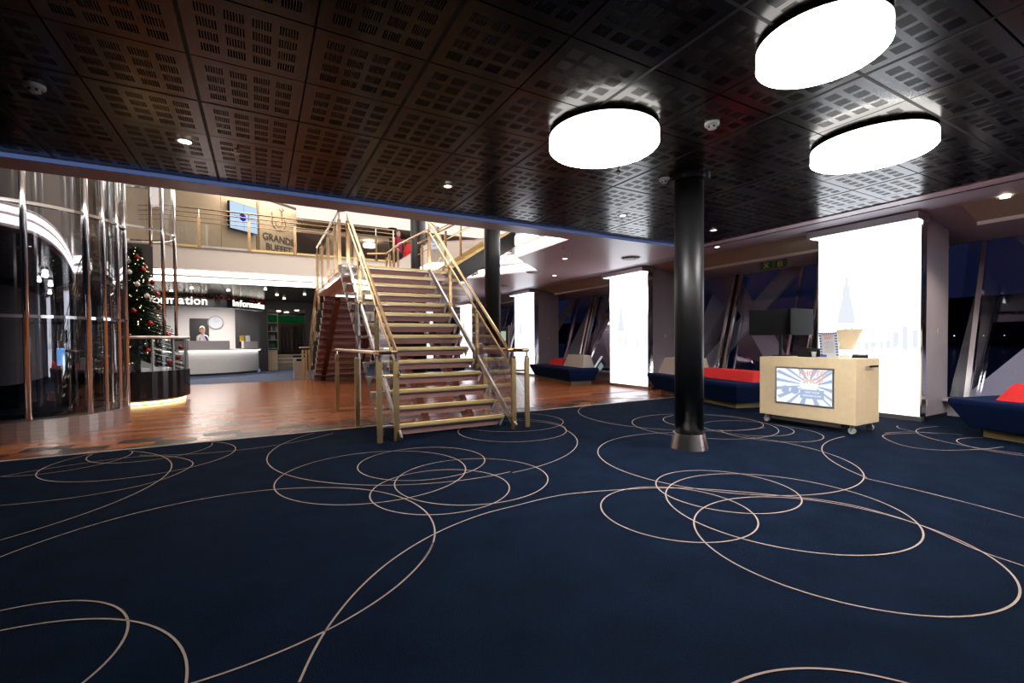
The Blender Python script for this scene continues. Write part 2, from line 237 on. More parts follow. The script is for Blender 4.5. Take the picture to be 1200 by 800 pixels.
# woven rings
def clip_runs(P):
    run = []
    for p in P:
        if p[1] < 6.64 and p[1] > -3.5: run.append(p)
        else:
            if len(run) > 2: yield run
            run = []
    if len(run) > 2: yield run
def ribbon(mb, P, closed, w=0.0048, z=0.003):
    n = len(P); v = []; f = []
    for i, p in enumerate(P):
        a = Vector(P[(i-1) % n] if closed or i else P[0]); b = Vector(P[(i+1) % n] if closed or i < n-1 else P[-1])
        d = (b-a).normalized(); q = Vector((-d.y, d.x))*w
        v += [(p[0]-q.x, p[1]-q.y, z), (p[0]+q.x, p[1]+q.y, z)]
    m_ = n if closed else n-1
    for i in range(m_):
        j = (i+1) % n; f.append((2*i, 2*j, 2*j+1, 2*i+1))
    mb.add(v, f)
def spline(P, k=8):
    out = []
    for i in range(len(P)-1):
        p0, p1, p2, p3 = [Vector(P[max(0, min(len(P)-1, i+j))]) for j in (-1, 0, 1, 2)]
        for s_ in range(k):
            t = s_/k; out.append(tuple(0.5*((2*p1)+(p2-p0)*t+(2*p0-5*p1+4*p2-p3)*t*t+(3*p1-p0-3*p2+p3)*t**3)))
    out.append(tuple(P[-1])); return out
for cx, cy_, rr in FULL:
    P = [(cx+rr*math.cos(2*math.pi*k/96), cy_+rr*math.sin(2*math.pi*k/96)) for k in range(96)]
    if max(p[1] for p in P) < 6.64: mb = MB(); ribbon(mb, P, True); mb.obj('carpet_line', LINE, fl)
    else:
        k0 = next(i for i in range(96) if P[i][1] > 6.64); P = P[k0:]+P[:k0]
        for run in clip_runs(P): mb = MB(); ribbon(mb, run, False); mb.obj('carpet_line', LINE, fl)
for A in ARCS:
    for run in clip_runs(spline(A)): mb = MB(); ribbon(mb, run, False, z=0.0035); mb.obj('carpet_line', LINE, fl)
# metal edge strip between carpet and wood
struct('trim_1', MB().box(-6, 6.655, -0.01, 12.5, 6.69, 0.006), W['cream'])
# wood floor : base and individual planks
wf = struct('floor.001', MB().box(-6, 6.69, -0.06, 12.5, 16.3, -0.006), W['wood'])
cell = 0.43; x0 = -1.53 - 6*2*cell
for row in range(3):
    ya, yb = ((6.69, 6.83), (6.83, 7.08), (7.08, 7.34))[row]
    for k in range(22):
        xa = x0 + cell*2*k + (cell*0.9 if row == 1 else (0 if row == 2 else 0.15)) - 0.0
        for q in (0, 1):
            a = xa + q*cell
            if a > 9 or a < -5.5: continue
            dk = (q == 0)
            MB().box(a+0.001, ya+0.001, -0.006, a+cell-0.001, yb-0.001, 0.0 if not dk else 0.0005).obj('plank', W['woodd'] if dk else random.choice([W['wood'], W['wood2'], W['wood3']]), wf)
pl_meshes = {}
y = 7.34; r_ = 0
while y < 10.2:
    d_ = 0.19; x = -5.5 + (r_*0.53) % 1.3
    while x < 8.9:
        c = random.random(); key = 'wood' if c < 0.45 else ('wood2' if c < 0.8 else ('wood3' if c < 0.985 else 'woodd'))
        L = 1.3
        if key not in pl_meshes: pl_meshes[key] = MB().box(0.0008, 0.0008, -0.006, L-0.0008, d_-0.0008, 0.0).obj('plank', W[key], wf, loc=(x, y, 0)).data
        else: link('plank', pl_meshes[key], wf, (x, y, 0))
        x += L
    y += d_; r_ += 1
mb = MB(); r_ = 0
while y < 16.25:
    x = -5.5 + (r_*0.53) % 1.3
    while x < 8.9:
        mb.box(x+0.001, y+0.001, -0.006, x+1.299, y+0.189, 0.0, random.choice([0, 0, 1, 2])); x += 1.3
    y += 0.19; r_ += 1
tag(mb.obj('plank', [W['wood'], W['wood2'], W['wood3']], wf), kind='stuff')
struct('floor.002', MB().box(-8, 16.3, -0.05, 9.3, 30, 0.0), W['carpet2'])

# ---------------- dark perforated ceiling
PX, PY, X0, Y0 = 0.667, 0.63, -0.36, 1.57
ce = struct('ceiling', MB().box(-6, -4, H+0.03, 7.52, 5.98, H+0.12), W['plenum'])
def perf_mesh():
    xs = [0.006]; holes = []
    mx, gx = 0.08, 0.042; gw = (PX-2*mx-3*gx)/4
    xcuts = [(0.006, False)]
    for g in range(4):
        a = mx + g*(gw+gx); n_ = 7; w = gw/(n_*0.64+(n_-1)*0.36)
        for k in range(n_): xcuts += [(a+k*w, True), (a+(k+0.64)*w, False)]
    xcuts.append((PX-0.006, None))
    my, gy = 0.085, 0.042; gh = (PY-2*my-3*gy)/4
    ycuts = [(0.006, False)]
    for g in range(4): a = my+g*(gh+gy); ycuts += [(a, True), (a+gh, False)]
    ycuts.append((PY-0.006, None))
    nx, ny = len(xcuts), len(ycuts)
    mb = MB(); v = [(x_, y_, 0) for y_, _ in ycuts for x_, _ in xcuts]; f = []
    for j in range(ny-1):
        for i in range(nx-1):
            if xcuts[i][1] and ycuts[j][1]: continue
            f.append((j*nx+i, (j+1)*nx+i, (j+1)*nx+i+1, j*nx+i+1))
    mb.add(v, f)
    a, b_, c, d = 0.006, PX-0.006, 0.006, PY-0.006          # folded rim
    mb.add([(a,c,0),(b_,c,0),(b_,d,0),(a,d,0),(a,c,0.025),(b_,c,0.025),(b_,d,0.025),(a,d,0.025)], [(0,4,5,1),(1,5,6,2),(2,6,7,3),(3,7,4,0)])
    return mb
pm = None
for j in range(-5, 7):
    for i in range(-7, 12):
        xx, yy = X0+i*PX, Y0+j*PY
        if xx > 7.1: continue
        if pm is None: pm = perf_mesh().obj('ceiling_panel', W['panel'], ce, loc=(xx, yy, H)).data
        else: link('ceiling_panel', pm, ce, (xx, yy, H))
mb = MB()
for i in range(-6, 12, 2): mb.box(X0+i*PX-0.012, -1.6, H-0.002, X0+i*PX+0.012, 5.97, H+0.02)
for j in (-4, 0, 4): mb.box(-5, Y0+j*PY-0.010, H-0.0021, 7.3, Y0+j*PY+0.010, H+0.0199)
mb.obj('runner', W['seam'], ce)
# edge with LED line
struct('trim_2', MB().box(-6, 5.98, H-0.045, 7.5, 6.0, H-0.012), E_['led'])
struct('trim_3', MB().box(7.30, -4, H-0.012, 7.52, 5.98, H+0.03), W['mauve'])
# mauve ceiling + slab with the atrium opening
ZC = 2.95
op = [(4.68, 6.38), (4.75, 8.3), (6.1, 9.6), (5.6, 10.4), (5.2, 11.4), (4.2, 12.2), (4.2, 16.0)]
poly = [(-6, 6.0), (7.6, 6.0), (7.6, 30), (4.2, 30), (4.2, 16.0), (4.2, 12.2), (5.2, 11.4), (5.6, 10.4), (6.1, 9.6), (4.75, 8.3), (4.68, 6.38), (-6, 6.38)]
sl = struct('ceiling.001', MB().prism(poly, ZC, 4.0), W['mauve'])
struct('ceiling.002', MB().prism([(-8, 16.06), (4.2, 16.06), (4.2, 30), (-8, 30)], 3.06, 4.0), W['darkwall'])
# fascia with cove light around the opening
def band(name, P, z0, z1, m_, th=0.03, parent=None):
    mb = MB(); n = len(P)
    for i in range(n-1): 
        a, b_ = Vector(P[i]), Vector(P[i+1]); d = (b_-a).normalized(); q = Vector((-d.y, d.x))*th
        mb.prism([(a.x, a.y), (b_.x, b_.y), (b_.x+q.x, b_.y+q.y), (a.x+q.x, a.y+q.y)], z0, z1)
    return struct(name, mb, m_, parent)
arc = [(-2.15-0.0, 16.0)] + [(-2.15-1.6*math.sin(a), 17.6-1.6*math.cos(a)) for a in [R(15*k) for k in range(1, 7)]] + [(-3.8, 22)]
main = [(4.2, 16.0)] + arc
band('trim_4', main, 3.36, 4.0, W['white'], -0.06)
band('trim_5', main, 3.20, 3.33, E_['cove'], -0.03); band('trim_6', main, 3.14, 3.19, W['white'], -0.08); band('trim_7', main, 3.0, 3.13, E_['cove'], -0.03)
rim = [(4.68, 6.38), (4.75, 8.3), (6.1, 9.6), (5.6, 10.4), (5.2, 11.4), (4.2, 12.2), (4.2, 16.0)]
band('trim_8', rim, 3.0, 3.95, W['white'], 0.03); band('trim_9', rim, 3.0, 3.14, E_['cove'], 0.045); band('trim_15', rim, 3.22, 3.40, E_['cove'], 0.045)
nr = [(-4.5, 6.38), (4.66, 6.38)]
band('trim_12', nr, 3.30, 4.0, W['white'], 0.06); band('trim_14', nr, 3.17, 3.26, E_['cove'], 0.04); band('trim_13', nr, 3.0, 3.12, E_['cove'], 0.04)
# dark metal ceiling tiles of the reception
mt = mat('reception_ceiling_tile', (0.16, 0.14, 0.13), 0.22, metal=0.8)
rc = struct('ceiling.003', MB().box(-8, 16.1, 3.045, 4.2, 22.5, 3.06), W['black'])
tm = MB().box(0.01, 0.01, -0.02, 0.59, 0.59, 0).obj('ceiling_tile', mt, rc, loc=(-4.0, 16.15, 3.045)).data
for j in range(10):
    for i in range(13):
        if i or j: link('ceiling_tile', tm, rc, (-4.0+0.6*i, 16.15+0.6*j, 3.045))
for k, (x, y) in enumerate(((-1.9, 18), (-0.9, 18.2), (0.2, 17.4), (0.6, 19.2), (0.9, 20.6), (1.5, 18.6), (-2.6, 19.2))):
    tag(MB().lathe([(0.001, 0), (0.045, 0), (0.045, 0.02), (0.001, 0.02)], n=12).obj('downlight', E_['down'], None, loc=(x, y, 3.004)), 'small round downlight glowing in the dark tiled ceiling above the reception', 'ceiling light', 'reception downlights')
# upper shell
struct('ceiling.004', MB().box(-8, 6.0, 6.6, 12, 30, 6.7), W['white'])
struct('ceiling_glow_sheet', MB().box(-5, 14.5, 6.56, 11, 21.5, 6.59), emis('ceiling_glow_added', (1.0, 0.95, 0.86), 0.55))  # added glowing sheet, makes the white upper ceiling look brightly lit
struct('ceiling.007', MB().box(-5, 21.5, 6.0, 11, 27, 6.1), W['brown2'])
struct('wall_upper_front', MB().box(-8, 5.9, 3.95, 12, 6.1, 6.6), W['white'])
struct('wall_upper_right', MB().box(11.8, 6, 4.0, 12, 30, 6.6), W['white'])
struct('wall_upper_left', MB().box(-6.1, 6, 4.0, -6.0, 30, 6.6), W['brown'])
struct('wall_upper_back', MB().box(-8, 27, 4.0, 12, 27.1, 5.7).box(-8, 27, 5.7, 12, 27.1, 6.6, 1), [W['brownd'], W['white']])
struct('floor.003', MB().box(7.6, 6.0, 3.3, 12, 30, 4.0), W['brown'])
struct('wall_left', MB().box(-6.1, -4, 0, -6, 30, 4.0), W['dark'])
struct('wall_back', MB().box(-6, -4.1, 0, 12, -4, H+0.1), W['mauve2'])
struct('wall_far', MB().box(4.3, 29.9, 0, 12, 30, 4), W['darkwall'])
# taupe upper wall, angled
a_ = R(50); dv = Vector((math.sin(a_), math.cos(a_), 0)); O = Vector((-2.4, 16.8, 4.0)); nv = Vector((dv.y, -dv.x, 0))
def wp(t, z, off=0): p = O+dv*t+nv*off; return Vector((p.x, p.y, z))
def wbox(mb, t0, t1, z0, z1, o0, o1, mi=0):
    v = [wp(t, z, o) for z in (z0, z1) for t, o in ((t0, o0), (t1, o0), (t1, o1), (t0, o1))]
    return mb.add(v, ((0,1,2,3),(7,6,5,4),(0,4,5,1),(1,5,6,2),(2,6,7,3),(3,7,4,0)), mi)
mb = MB(); wbox(mb, -3.5, 1.75, 4, 6.6, -0.15, 0); wbox(mb, 1.77, 3.08, 4, 6.6, -0.15, -0.01); wbox(mb, 3.08, 3.22, 4, 6.6, -0.3, -0.2, 2); wbox(mb, 3.22, 4.9, 4, 6.6, -0.15, 0, 1)
struct('wall_upper_taupe', mb, [W['brown'], W['brown'], W['brownd'], W['brown2']])
# ================================================================ WINDOW SIDE (bays of 5.24 m)
BAY = 5.24
WX0, WZ0, WX1, WZ1 = 9.35, 0.28, 10.05, 2.74
def wpt(z, off=0): return WX0+(WX1-WX0)*(z-WZ0)/(WZ1-WZ0)+off
struct('wall_right', MB().box(9.3, -4, 0, 9.4, 30, WZ0), W['mauve2'])
struct('trim_10', MB().box(9.12, -4, WZ0-0.04, 9.4, 30, WZ0), W['grey'])
struct('ceiling.005', MB().box(7.5, -4, H, 8.35, 30, H+0.1), W['mauve2'])
# sloping bulkhead above the glass
mb = MB(); y0, y1 = -4, 30
mb.add([(8.3,y0,H),(8.95,y0,2.93),(10.1,y0,2.74),(10.1,y0,3.1),(8.3,y0,3.1),(8.3,y1,H),(8.95,y1,2.93),(10.1,y1,2.74),(10.1,y1,3.1),(8.3,y1,3.1)],
       [(0,1,2,3,4),(9,8,7,6,5),(0,5,6,1),(1,6,7,2),(2,7,8,3),(3,8,9,4),(4,9,5,0)])
struct('trim_11', mb, W['mauve2'])
for k in range(-1, 5):
    yp = 2.85+BAY*k; ya, yb = yp+1.58, yp+BAY-0.42
    mb = MB(); mb.add([(8.28,ya,H),(8.86,ya,2.84),(8.92,ya,2.93),(8.4,ya,H),(8.28,yb,H),(8.86,yb,2.84),(8.92,yb,2.93),(8.4,yb,H)], [(0,1,2,3),(7,6,5,4),(0,4,5,1),(1,5,6,2),(2,6,7,3),(3,7,4,0)])
    struct('trim_%d' % (20+k), mb, W['beige'])
    struct('trim_%d' % (30+k), MB().beam((8.88, ya, 2.81), (8.88, yb, 2.81), 0.05, 0.05), W['white'])
    # window: glass, ribs, columns
    g0, g1 = yp+1.36, yp+BAY
    wn = struct('window_%d' % (k+2), MB().add([(WX0,g0,WZ0),(WX0,g1,WZ0),(WX1,g1,WZ1),(WX1,g0,WZ1)], [(0,1,2,3)]), W['black'] if False else G['win'])
    for dy, th in ((1.30, 0.05), (2.55, 0.05), (3.95, 0.05), (5.04, 0.06)):
        yy = yp+dy
        MB().loft([[(wpt(z, -0.05), yy-th/2, z), (wpt(z, 0.03), yy-th/2, z), (wpt(z, 0.03), yy+th/2, z), (wpt(z, -0.05), yy+th/2, z)] for z in (WZ0, WZ1)]).obj('window_rib', W['chrome'], wn)
    for dy in (2.05, 4.0):
        yy = yp+dy-0.05
        mb = MB()
        for o_ in (-0.09, 0.09): mb.tube([(wpt(WZ0, -0.14), yy+o_, WZ0), (wpt(WZ1, -0.14), yy+o_, WZ1)], 0.055, 12)
        mb.loft([[(wpt(z, -0.15), yy-0.07, z), (wpt(z, -0.08), yy-0.07, z), (wpt(z, -0.08), yy+0.07, z), (wpt(z, -0.15), yy+0.07, z)] for z in (WZ0, WZ1)], mi=1)
        mb.obj('window_column', [W['chrome'], W['plastic']], wn, smooth=False)
    # outer diagonal braces seen through the glass
    for (ya_, za, yb_, zb) in ((5.0, 0.2, 3.0, 2.8), (4.6, 2.8, 2.6, 0.2), (2.55, 0.2, 0.6, 2.8)):
        p = Vector((wpt(za, 0.42), yp+ya_, za)); q = Vector((wpt(zb, 0.42), yp+yb_, zb))
        dd = (q-p).normalized()*0.0; s_ = 0.24
        MB().loft([[(a.x-0.05, a.y-s_, a.z), (a.x+0.05, a.y-s_, a.z), (a.x+0.05, a.y+s_, a.z), (a.x-0.05, a.y+s_, a.z)] for a in (p, q)]).obj('outer_brace', W['strut'], wn)
    # pier
    pr = struct('wall_pier_%d' % (k+2) if False else 'pier.%03d' % (k+1) if False else 'wall_pier', MB().box(8.46, yp+0.02, 0.0, 9.32, yp+1.36, H), W['pier'])
    MB().box(8.44, yp+0.01, 0, 9.34, yp+1.37, 0.05).obj('baseboard', W['plastic'], pr)
    MB().box(8.36, yp-0.01, 0, 8.455, yp+0.10, H-0.02).obj('mirror_strip', W['chrome'], pr)
    if k >= 0:
        MB().box(8.88, yp+0.012, 1.27, 8.94, yp+0.02, 1.35).obj('switch', W['offwhite'], pr)
        MB().box(8.54, yp+0.012, 0.20, 8.60, yp+0.02, 0.30).obj('socket', W['offwhite'], pr)
    # light box
    pos = {-1: 'behind the camera side', 0: 'behind the cream photo cart, largest of all', 1: 'just left of the black column', 2: 'right of the stairs, behind the handrail', 3: 'seen through the staircase glass', 4: 'at the far end of the window side'}[k]
    lb = thing('light_box', 'tall white glowing light box '+pos, 'light box', (8.33, yp, 0), 'light boxes on the window piers')
    MB().box(-0.03, 0.0, 0.07, 0.03, 1.36, 2.86).obj('glowing_panel', E_['box'], lb)
    MB().box(-0.045, -0.02, 0.0, 0.05, 1.38, 0.07).obj('base', W['steel'], lb)
    fr = MB().box(-0.04, -0.02, 0.07, 0.03, -0.0, 2.9).box(-0.04, 1.36, 0.07, 0.03, 1.38, 2.9).obj('frame', W['chrome'], lb)
    MB().box(-0.26, -0.04, 2.88, 0.12, 1.44, 2.985).obj('canopy', W['steel'], lb)
    MB().box(-0.23, -0.01, 2.868, -0.05, 1.40, 2.88).obj('canopy_light', E_['box'], lb)
    # faint skyline print
    mb = MB(); rs = random.Random(k+5)
    def pq(pts): mb.add([(-0.0315, y_, z_) for y_, z_ in pts], [tuple(range(len(pts)))])
    c_ = 0.95
    for w_, a, b__ in ((0.13, 1.45, 1.68), (0.09, 1.68, 1.85), (0.06, 1.85, 2.05), (0.025, 2.05, 2.2), (0.008, 2.2, 2.35)): pq([(c_-w_, a), (c_+w_, a), (c_+w_*0.8, b__), (c_-w_*0.8, b__)])
    y_ = 0.03
    while y_ < 1.28:
        w_ = rs.uniform(0.03, 0.08); h_ = 1.1+rs.uniform(0, 0.3)
        pq([(y_, 1.0+rs.uniform(0, .1)), (y_+w_, 1.05), (y_+w_, h_), (y_, h_)]); y_ += w_+0.02+rs.uniform(0, .04)
    pq([(0.03, 1.0), (1.28, 1.0), (1.28, 1.01), (0.03, 1.01)])
    tag(mb.obj('skyline_print', E_['boxp'], lb), kind='stuff')
# exit signs under the bulkhead
es = thing('exit_sign', 'two dark green and yellow emergency exit sign plates under the bulkhead above the window', 'sign', (8.98, 5.40, 2.69))
for o_, g_ in ((0.14, 'man'), (-0.14, 'E')):
    pl = MB().box(-0.01, o_-0.125, -0.07, 0.01, o_+0.125, 0.08).obj('plate', W['green'], es)
    mb = MB()
    if g_ == 'man': mb.beam((-0.012, o_-0.05, -0.05), (-0.012, o_+0.05, 0.05), 0.004, 0.02).beam((-0.012, o_+0.05, -0.05), (-0.012, o_-0.05, 0.05), 0.004, 0.02).ball((-0.012, o_, 0.06), 0.014, 8)
    else: mb.box(-0.013, o_-0.03, -0.05, -0.01, o_+0.04, -0.037).box(-0.013, o_-0.03, 0.037, -0.01, o_+0.04, 0.05).box(-0.013, o_-0.03, -0.007, -0.01, o_+0.03, 0.007).box(-0.013, o_+0.028, -0.05, -0.01, o_+0.044, 0.05).box(-0.013, o_-0.042, 0.005, -0.01, o_-0.027, 0.042).box(-0.013, o_-0.042, -0.042, -0.01, o_-0.027, -0.005)
    mb.obj('pictogram', W['yell'], pl)
MB().box(-0.01, -0.2, 0.08, 0.01, 0.2, 0.235).obj('bracket', W['mauve2'], es)
# night outside
struct('sea', MB().box(10.6, -400, -8.1, 900, 900, -8), W['water'])
struct('far_shore', MB().box(890, -500, -8, 900, 1500, 60), W['hill'])
for k, (x, y, z, r_, m_) in enumerate(((500, 150, 3, 0.9, 'harbourb'), (520, 138, 3, 0.7, 'harbourb'), (520, 126, 3, 0.7, 'harbourb'), (500, 96, 3, 0.7, 'harbourb'), (300, 40, -1, 0.9, 'harbour'), (150, 30, -5.2, 0.35, 'harbour'), (420, 260, 3, 0.7, 'harbour'), (460, 330, 3, 0.8, 'harbour'), (500, 450, 4, 0.9, 'harbourb'))):
    tag(MB().ball((0, 0, 0), r_*0.45, 6).obj('harbour_lamp', E_[m_], None, loc=(x, y, z)), 'tiny distant shore lamp seen through the night windows', 'lamp', 'harbour lamps across the water')

# ================================================================ COLUMNS
def column(label, x, y, z0, z1, r, skirt):
    c = thing('column', label, 'column', (x, y, 0))
    MB().lathe([(r, z0), (r, z1)], n=40).obj('shaft', W['blackm'], c, smooth=True)
    MB().lathe([(r*1.45, z1-0.06), (r*1.45, z1-0.001)], n=32).obj('collar', W['black'], c)
    if skirt: MB().lathe([(0.207, 0), (0.168, 0.17), (0.158, 0.172)], n=64, cap=False).obj('skirt', W['skirt'], c)
    return c
column('round black column with flared steel foot in the middle of the navy carpet', 4.19, 3.47, 0.05, H, 0.153, True)
column('tall round black column rising past the right side of the staircase', 4.02, 8.0, 0.0, 6.6, 0.155, False)
column('thick black column behind the top landing of the staircase', 4.17, 13.2, 0.0, 6.6, 0.22, False)
column('slim dark column on the upper deck behind the glass railing', 5.55, 21.5, 4.0, 6.6, 0.15, False)

# ================================================================ CEILING FITTINGS
def oval(label, x, y, r, z=2.8):
    t = thing('ceiling_lamp', label, 'ceiling lamp', (x, y, 0), 'large round ceiling lamps')
    MB().lathe([(r-0.09, H-0.001), (r-0.09, z+0.10)], n=40).obj('mounting_ring', W['black'], t)
    MB().lathe([(0.001, z), (r-0.012, z), (r, z+0.012)], n=64, cap=False).obj('diffuser', E_['lamp'], t)
    MB().lathe([(r, z+0.012), (r, z+0.105), (r-0.01, z+0.106)], n=64, cap=False).obj('side_diffuser', E_['side'], t)
    MB().lathe([(r-0.002, z+0.106), (r-0.002, z+0.116)], n=64).obj('top_plate', W['black'], t)
    MB().lathe([(r, z+0.010), (r+0.002, z+0.0125), (r, z+0.015)], n=64, cap=False).obj('rim', W['offwhite'], t)
oval('round glowing drum lamp above the black column, leftmost of the three on the dark ceiling', 2.625, 3.07, 0.464, 2.86)
oval('largest round glowing drum lamp at the top edge of the dark ceiling', 2.93, 1.485, 0.338, 2.86)
oval('round glowing drum lamp nearest the window side on the dark ceiling', 4.88, 2.045, 0.461, 2.86)
oval('added drum lamp out of view on the dark ceiling, brightening the right side', 6.9, 0.1, 0.46, 2.86)  # extra lamp added out of view to brighten the right of the lobby
def smoke(label, x, y):
    t = thing('smoke_detector', label, 'smoke detector', (x, y, H))
    MB().lathe([(0.058, -0.001), (0.058, -0.02), (0.05, -0.028), (0.03, -0.03)], n=24).obj('base', W['offwhite'], t, smooth=False)
    MB().lathe([(0.036, -0.03), (0.038, -0.044), (0.022, -0.055), (0.001, -0.057)], n=16, cap=False).obj('sensor', W['offwhite'], t)
    mb = MB()
    for k in range(6): a = k*math.pi/3; mb.box(0.03, -0.008, -0.047, 0.0385, 0.008, -0.034, M=Matrix.Rotation(a, 4, 'Z'))
    mb.obj('vent', W['plastic'], t)
smoke('white smoke detector in the dark far left corner of the ceiling', -1.33, 4.37)
smoke('white smoke detector between the round lamps on the dark ceiling', 3.31, 2.51)
smoke('white smoke detector right beside the top of the black column', 3.97, 3.62)
def dl(label, x, y, z, r=0.045, power=14):
    t = thing('downlight', label, 'ceiling light', (x, y, z), 'recessed downlights')
    MB().lathe([(r, -0.004), (r+0.022, -0.006), (r+0.024, -0.001), (r, -0.001)], n=24, cap=False).obj('trim_ring', W['offwhite'], t)
    MB().lathe([(0.001, -0.003), (r, -0.003)], n=20, cap=False).obj('lens', E_['down'], t)
    if power: spot('downlight_beam', (x, y, z-0.02), power, (1.0, 0.84, 0.68), 110)
dl('recessed downlight at the left of the dark ceiling, above the lift glass', -0.55, 4.96, H, 0.05)
dl('recessed downlight in the dark ceiling in front of the staircase', 1.93, 4.97, H, 0.04)
dl('recessed downlight left of the black column under the dark ceiling', 4.60, 4.96, H, 0.04)
dl('recessed downlight just right of the black column at the ceiling end', 6.54, 4.93, H, 0.04, 25)
dl('downlight in the light bulkhead right of the black column', 7.78, 5.78, H, 0.04, 55)
dl('bright bare downlight with starry glare at the far right above the windows', 8.30, 2.02, H-0.02, 0.05, 70)
dl('small downlight in the mauve ceiling, the nearer of two left of the second light box', 5.7, 7.91, ZC, 0.045, 45)
dl('small downlight in the mauve ceiling, the farther of two left of the second light box', 6.9, 10.05, ZC, 0.05, 45)
def vent(label, x, y, r=0.2):
    t = thing('air_diffuser', label, 'air vent', (x, y, ZC), 'round ceiling air diffusers')
    for a, b_ in ((r, r*0.82), (r*0.7, r*0.52), (r*0.4, r*0.1)): MB().lathe([(a, -0.002), (a*0.95, -0.02), (b_, -0.012), (b_, -0.001)], n=28, cap=False).obj('cone_ring', W['grey'], t)
    MB().lathe([(0.001, -0.0015), (r, -0.0015)], n=28, cap=False).obj('duct', W['plastic'], t)
vent('round air diffuser in the mauve ceiling left of the second light box canopy', 6.89, 7.2)
vent('round air diffuser in the mauve ceiling, middle of the row', 6.05, 9.75, 0.18)
vent('round air diffuser in the mauve ceiling above the third light box', 6.7, 12.6, 0.18)
def sprk(label, x, y, z):
    t = thing('sprinkler', label, 'sprinkler', (x, y, z), 'ceiling sprinklers')
    MB().lathe([(0.02, -0.001), (0.022, -0.006), (0.008, -0.01), (0.006, -0.035)], n=12).obj('nozzle', W['brass'], t)
    MB().lathe([(0.001, -0.045), (0.018, -0.043), (0.018, -0.04), (0.001, -0.04)], n=12).obj('deflector', W['steel'], t)
sprk('brass sprinkler head under the dark ceiling behind the left round lamp', 3.37, 3.7, H)
sprk('brass sprinkler head under the dark ceiling beside the left downlight', -0.15, 4.94, H)
sprk('sprinkler head in the mauve ceiling near the left round lamp side', 5.0, 7.0, ZC)

# ================================================================ SOFAS
def sofa(label, x, y, rz, L, Wd, backs, far=False):
    # local: +y runs along the long side away from the viewer, x across; origin at the near front corner
    t = thing('sofa', label, 'sofa', (x, y, 0), 'lounge sofas', rz)
    MB().box(0.22, 0.25, 0, Wd-0.1, L-0.25, 0.10).obj('plinth', W['plinth'], t)
    s_ = MB().loft([[(0.13, 0.15, 0.10), (Wd-0.05, 0.15, 0.10), (Wd-0.05, L-0.15, 0.10), (0.13, L-0.15, 0.10)], [(0.0, 0.0, 0.40), (Wd, 0.0, 0.40), (Wd, L, 0.40), (0.0, L, 0.40)], [(0.01, 0.01, 0.455), (Wd, 0.01, 0.455), (Wd, L-0.01, 0.455), (0.01, L-0.01, 0.455)]]).obj('seat', W['navy'], t); bevel(s_, 0.02, 2)
    for (a, b_, h, c, key) in backs:
        x0_ = Wd-0.42+c
        o = MB().loft([[(x0_, a, 0.43), (Wd-0.02, a, 0.43), (Wd-0.02, b_, 0.43), (x0_, b_, 0.43)], [(x0_+0.12, a+0.12, 0.44+h), (Wd-0.08, a+0.12, 0.44+h), (Wd-0.08, b_-0.12, 0.44+h), (x0_+0.12, b_-0.12, 0.44+h)]]).obj('back_cushion', W[key], t); bevel(o, 0.015, 2)
        o['label'] = ('low red' if key == 'red' else 'tall beige')+' wedge-shaped back cushion'
sofa('navy blue sofa with red and beige back cushions behind the black column', 7.0, 4.85, R(-15.5), 2.88, 0.95, ((0.12, 1.78, 0.19, -0.08, 'red'), (1.80, 2.84, 0.37, -0.28, 'cream')))
sofa('navy blue sofa with beige and red cushions standing on the wood floor', 7.25, 9.95, R(-10.0), 2.88, 0.95, ((0.2, 1.45, 0.36, 0, 'cream'), (1.5, 2.6, 0.22, 0, 'red')))
sofa('navy blue sofa with one long red cushion at the right edge of the picture', 6.75, -0.45, R(-15.5), 2.88, 0.95, ((0.3, 2.55, 0.22, -0.30, 'red'),))
sofa('navy blue sofa with red back seen through the steps of the staircase', 3.5, 14.6, R(-90), 2.4, 0.9, ((0.2, 2.2, 0.24, -0.5, 'red'),))

# ================================================================ PHOTO CART
ct = thing('photo_cart', 'cream photo shop sales cart on castors with a lit screen in its front', 'cart', (6.45, 2.84, 0))
CW, CL, CB, CT = 0.60, 1.24, 0.115, 0.95
bd = MB().box(0, 0, CB, CW, CL, CT).obj('body', W['cart'], ct); bevel(bd, 0.006)
MB().box(0.015, 0.17, 0.06, CW-0.05, CL-0.17, CB).obj('underframe', W['darkwall'], ct)
for cx_, cy_ in ((0.07, 0.07), (CW-0.07, 0.07), (0.07, CL-0.07), (CW-0.07, CL-0.07)):
    cs = MB().box(cx_-0.02, cy_-0.02, 0.07, cx_+0.02, cy_+0.02, CB).beam((cx_-0.024, cy_, 0.04), (cx_-0.024, cy_, 0.085), 0.03, 0.006).beam((cx_+0.024, cy_, 0.04), (cx_+0.024, cy_, 0.085), 0.03, 0.006).obj('castor', W['steel'], ct)
    MB().tube([(cx_-0.018, cy_, 0.04), (cx_+0.018, cy_, 0.04)], 0.04, 16).obj('wheel', W['offwhite'], cs)
# handle on the short side
hd = MB().tube([(0.22, 0.0, 0.85), (0.22, -0.05, 0.85), (0.44, -0.05, 0.85), (0.44, 0.0, 0.85)], 0.010, 8).obj('handle', W['chrome'], ct)
MB().box(0.235, -0.062, 0.838, 0.425, -0.038, 0.862).obj('grip', W['plastic'], hd)
